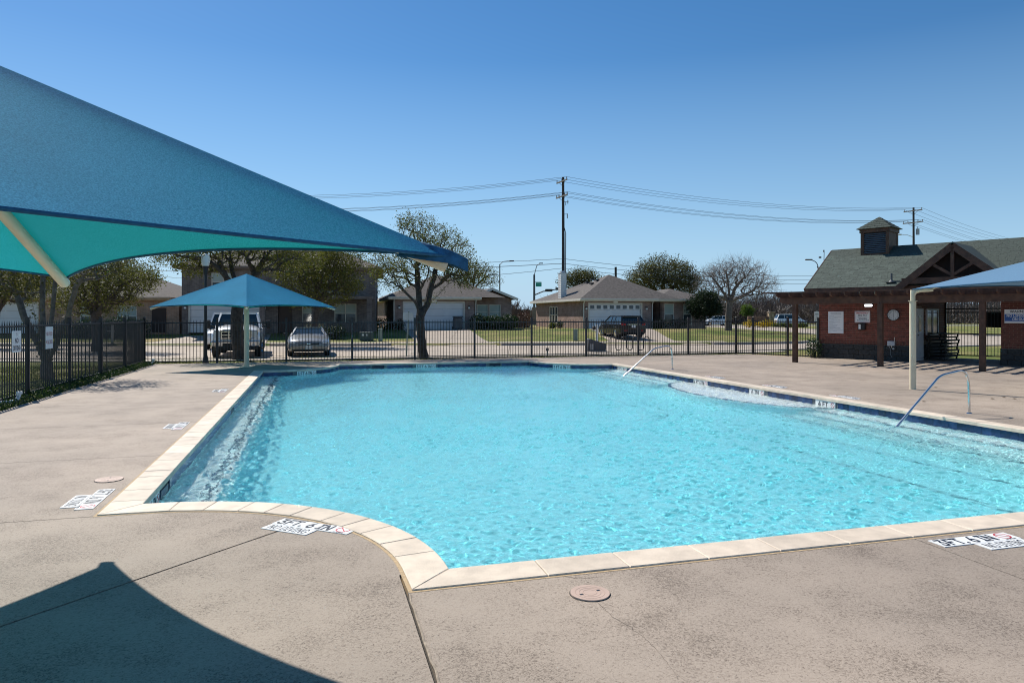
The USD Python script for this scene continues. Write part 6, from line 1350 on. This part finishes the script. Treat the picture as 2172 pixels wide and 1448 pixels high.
obj("mast_arm", MB().tube([(0, 0, 4.6), (1.2, 0, 5.1), (4.5, 0, 5.6)], [.1, .09, .06], 10), GALV, ts)
for x, z in ((2.0, 5.25), (3.4, 5.45)): s_ = obj("signal_head", MB().tm(tf(rbox((1.0, .25, .36), .05), (x, 0, z))), PLASTIC_BLK, ts); obj("signal_lens", MB().cyl((x - .3, -.14, z), .1, .02, 12, axis="y").cyl((x, -.14, z), .1, .02, 12, axis="y").cyl((x + .3, -.14, z), .1, .02, 12, axis="y"), mat("dark_signal_lens", (.05, .04, .03), .3), s_)
obj("detector", MB().bar((3.9, 0, 5.5), (3.9, 0, 6.9), .05).bar((3.5, 0, 5.5), (3.5, 0, 6.9), .05).box((3.7, 0, 6.9), (.7, .2, .12)), GALV, ts)
gs = obj("street_name_sign", MB().box((.62, 0, 6.05), (.8, .04, .55)).bar((0, 0, 6.4), (1.0, 0, 6.42), .06), mat("green_sign_face", (.03, .33, .24), .4), ts)

# ---------------------------------------------------------------- small things outside the fence
lp = thing("lamp_post", "black lamp post with frosted glass head behind the small blue shade", "lamp post", (gx(436, 27.6), 27.6, -.09))
obj("pole", MB().tube([(0, 0, 0), (0, 0, .5), (0, 0, 3.75)], [.075, .06, .055], 14), FENCE, lp, smooth=40); obj("collar", MB().cyl((0, 0, 3.62), .075, .34, 14, r2=.12), FENCE, lp, smooth=40); obj("base", MB().cyl((0, 0, .14), .13, .28, 14, r2=.08), FENCE, lp)
obj("lamp_shade", MB().tube([(0, 0, 3.80), (0, 0, 4.0), (0, 0, 4.22), (0, 0, 4.3)], [.12, .17, .15, .03], 18), LAMPGLASS, lp, smooth=50); obj("finial", MB().cyl((0, 0, 4.36), .03, .12, 10), FENCE, lp)
d = 35.4; br = thing("bike_rack", "black wave shaped bike rack beyond the fence, right of centre", "bike rack", (gx(1294, d), d, -.05)); X = [gx(1294 + 11.9 * k, d) - gx(1294, d) for k in range(8)]; pts = [np.array([0, 0, 0.0])]
for k in range(7):
    c, r0 = (X[k] + X[k + 1]) / 2, (X[k + 1] - X[k]) / 2
    for t in np.linspace(math.pi, 0, 9): pts.append(np.array([c + r0 * math.cos(t), 0, (.62 + r0 * math.sin(t)) if k % 2 == 0 else (.22 - r0 * math.sin(t))]))
pts.append(np.array([X[7], 0, 0])); obj("rack_tube", MB().tube(pts, .023, 10), FENCE, br, smooth=40)
for x in (0, X[7]): obj("foot_plate", MB().box((x, 0, .008), (.16, .16, .016)), FENCE, br)
d = 35.8; ub = thing("utility_box", "dark grey sloping utility cabinet beyond the fence beside the bike rack", "utility box", (gx(1263, d), d, -.06), 6)
obj("cabinet", tf(extrude(Polygon([(-.47, 0), (.46, 0), (.50, .40), (-.36, .66), (-.42, .62)]), .6), (0, .3, 0), R=frame([1, 0, 0], [0, 0, 1], [0, -1, 0])), UTIL, ub); obj("label_plate", MB().box((-.26, -.31, .25), (.16, .01, .30)), mat("pale_label", (.35, .35, .34), .5), ub); obj("plinth", MB().box((0, 0, .02), (1.05, .75, .06)), KERB, ub)
def mailbox(label, px, d, post=SIDING):
    x = gx(px, d); p = thing("mailbox", label, "mailbox", (x, d, gz_(x, d))); obj("post", MB().tm(tf(rbox((.13, .13, 1.15), .01), (0, 0, .57))), post, p); obj("box", MB().tm(tf(rbox((.2, .5, .24), .05), (-.2, -.05, .92))), PLASTIC_BLK, p); obj("bracket", MB().box((-.1, 0, .76), (.45, .08, .05)), post, p)
mailbox("white post mailbox in front of the black car's driveway", 1266, 45.6); mailbox("white post mailbox seen through the left fence", 238, 42.9)
x = gx(52, 36.2); p = thing("transformer_box", "dark green rounded transformer box on the lawn beyond the NO DIVING sign", "utility box", (x, 36.2 - 7, -.08)); obj("case", MB().tm(tf(rbox((.62, .6, .58), .10), (0, 0, .30))), GREENBOX, p); obj("lid_seam", MB().box((0, -.305, .42), (.56, .01, .02)), PLASTIC_BLK, p)
p = thing("transformer_box", "grey green transformer box on the far kerb lawn right of the silver car", "utility box", sh(777, 46.5)); obj("case", MB().tm(tf(rbox((.80, .7, .58), .04), (0, 0, .29))), mat("dark_grey_green", (.06, .085, .08), .5), p); obj("label_plate", MB().box((-.15, -.356, .38), (.14, .01, .12)).box((.12, -.356, .38), (.14, .01, .12)), PLATE, p)
p = thing("cable_pedestal", "pale green cable pedestal right of the transformer box", "utility box", sh(807, 46.0)); obj("case", MB().tm(tf(rbox((.26, .26, .78), .03), (0, 0, .39))), GREYGREEN, p); obj("cap", MB().tm(tf(rbox((.30, .30, .08), .03), (0, 0, .80))), GREYGREEN, p)
p = thing("cable_pedestal", "pale green cable pedestal on the lawn before the chimney house", "utility box", sh(1221, 47.0)); obj("case", MB().tm(tf(rbox((.26, .26, .72), .03), (0, 0, .36))), GREYGREEN, p); obj("cap", MB().tm(tf(rbox((.30, .30, .08), .03), (0, 0, .74))), GREYGREEN, p)
p = thing("trash_bin", "dark wheeled trash bin beside the cream garage door of the centre house", "bin", sh(971, 55.6), 16); obj("bin_body", MB().tm(tf(rbox((.66, .7, .9), .05), (0, 0, .50))), UTIL, p); obj("bin_lid", MB().tm(tf(rbox((.72, .78, .1), .03), (0, 0, 1.0))), UTIL, p); obj("wheel", MB().cyl((-.34, .3, .12), .12, .05, 14, axis="x"), RUBBER, p); obj("wheel", MB().cyl((.34, .3, .12), .12, .05, 14, axis="x"), RUBBER, p)
d = 31.2; p = thing("street_sign", "back of a pale sign on a slightly leaning thin post near the sparse tree", "sign", (gx(862, d), d, -.1)); obj("post", MB().tube([(0, 0, 0), (.10, 0, 2.05)], .028, 8), GREYGREEN, p); obj("panel", MB().box((.08, -.02, 1.83), (.46, .012, .34)), mat("pale_sign_back", (.55, .58, .60), .45), p)
d = 36.5; p = thing("street_sign", "small white parking sign on a grey post left of the brick building", "sign", (gx(1733, d), d, -.06)); obj("post", MB().tube([(0, 0, 0), (0, 0, 2.1)], .03, 8), GREYGREEN, p); obj("panel", MB().box((-.02, -.035, 1.78), (.26, .01, .52)), WHITEP, p); obj("printed_line", MB().box((-.02, -.042, 1.9), (.18, .004, .05)).box((-.02, -.042, 1.78), (.16, .004, .03)).box((-.02, -.042, 1.68), (.18, .004, .03)), mat("grey_print", (.28, .29, .31), .6), p)
d = 31.8; p = thing("marker_post", "short grey marker post with square head just beyond the back fence", "post", (gx(1161, d), d, -.1)); obj("post", MB().box((0, 0, .14), (.06, .06, .3)), GREYGREEN, p); obj("head", MB().tm(tf(rbox((.13, .1, .14), .02), (0, 0, .34))), UTIL, p)
for lab, c in (("white plastic pipe piece lying at the foot of the left fence", W(-5.83, 16.4, -.03)), ("white plastic pipe end standing by the back left fence corner", W(-5.75, 28.45, -.07))):
    p = thing("plastic_pipe", lab, "pipe", c, 60); obj("pipe", MB().tube(bevel_path([(-.25, 0, .05), (.0, 0, .05), (.1, .02, .1), (.12, .02, .22)], .05, 4), .04, 10), WHITEP, p, smooth=40); obj("collar", MB().cyl((.12, .02, .22), .055, .05, 12), WHITEP, p)
for k, (px, py) in enumerate(((1985, 822), (2105, 846), (2130, 843), (2152, 846), (1960, 852))):
    dd = 1490 * 1.75 / (py - 670); r_ = np.random.default_rng(200 + k); p = thing("fallen_leaf", ["curled dry leaf on the deck right of the cream post", "curled dry leaf on the deck, left of three near the right edge", "curled dry leaf on the deck, middle of three near the right edge", "curled dry leaf on the deck at the right edge", "curled dry leaf on the deck crack by the near handrail"][k], "leaf", (gx(px, dd), dd, .002)); obj("blade", MB().add([(-.05, 0, .004), (0, .022, .016), (.055, .004, .006), (0, -.02, .002), (.0, .0, .012)], [[0, 3, 4], [3, 2, 4], [2, 1, 4], [1, 0, 4]]), UsdShade.Material.Get(stage, f"{LK}/dead_leaf"), p)
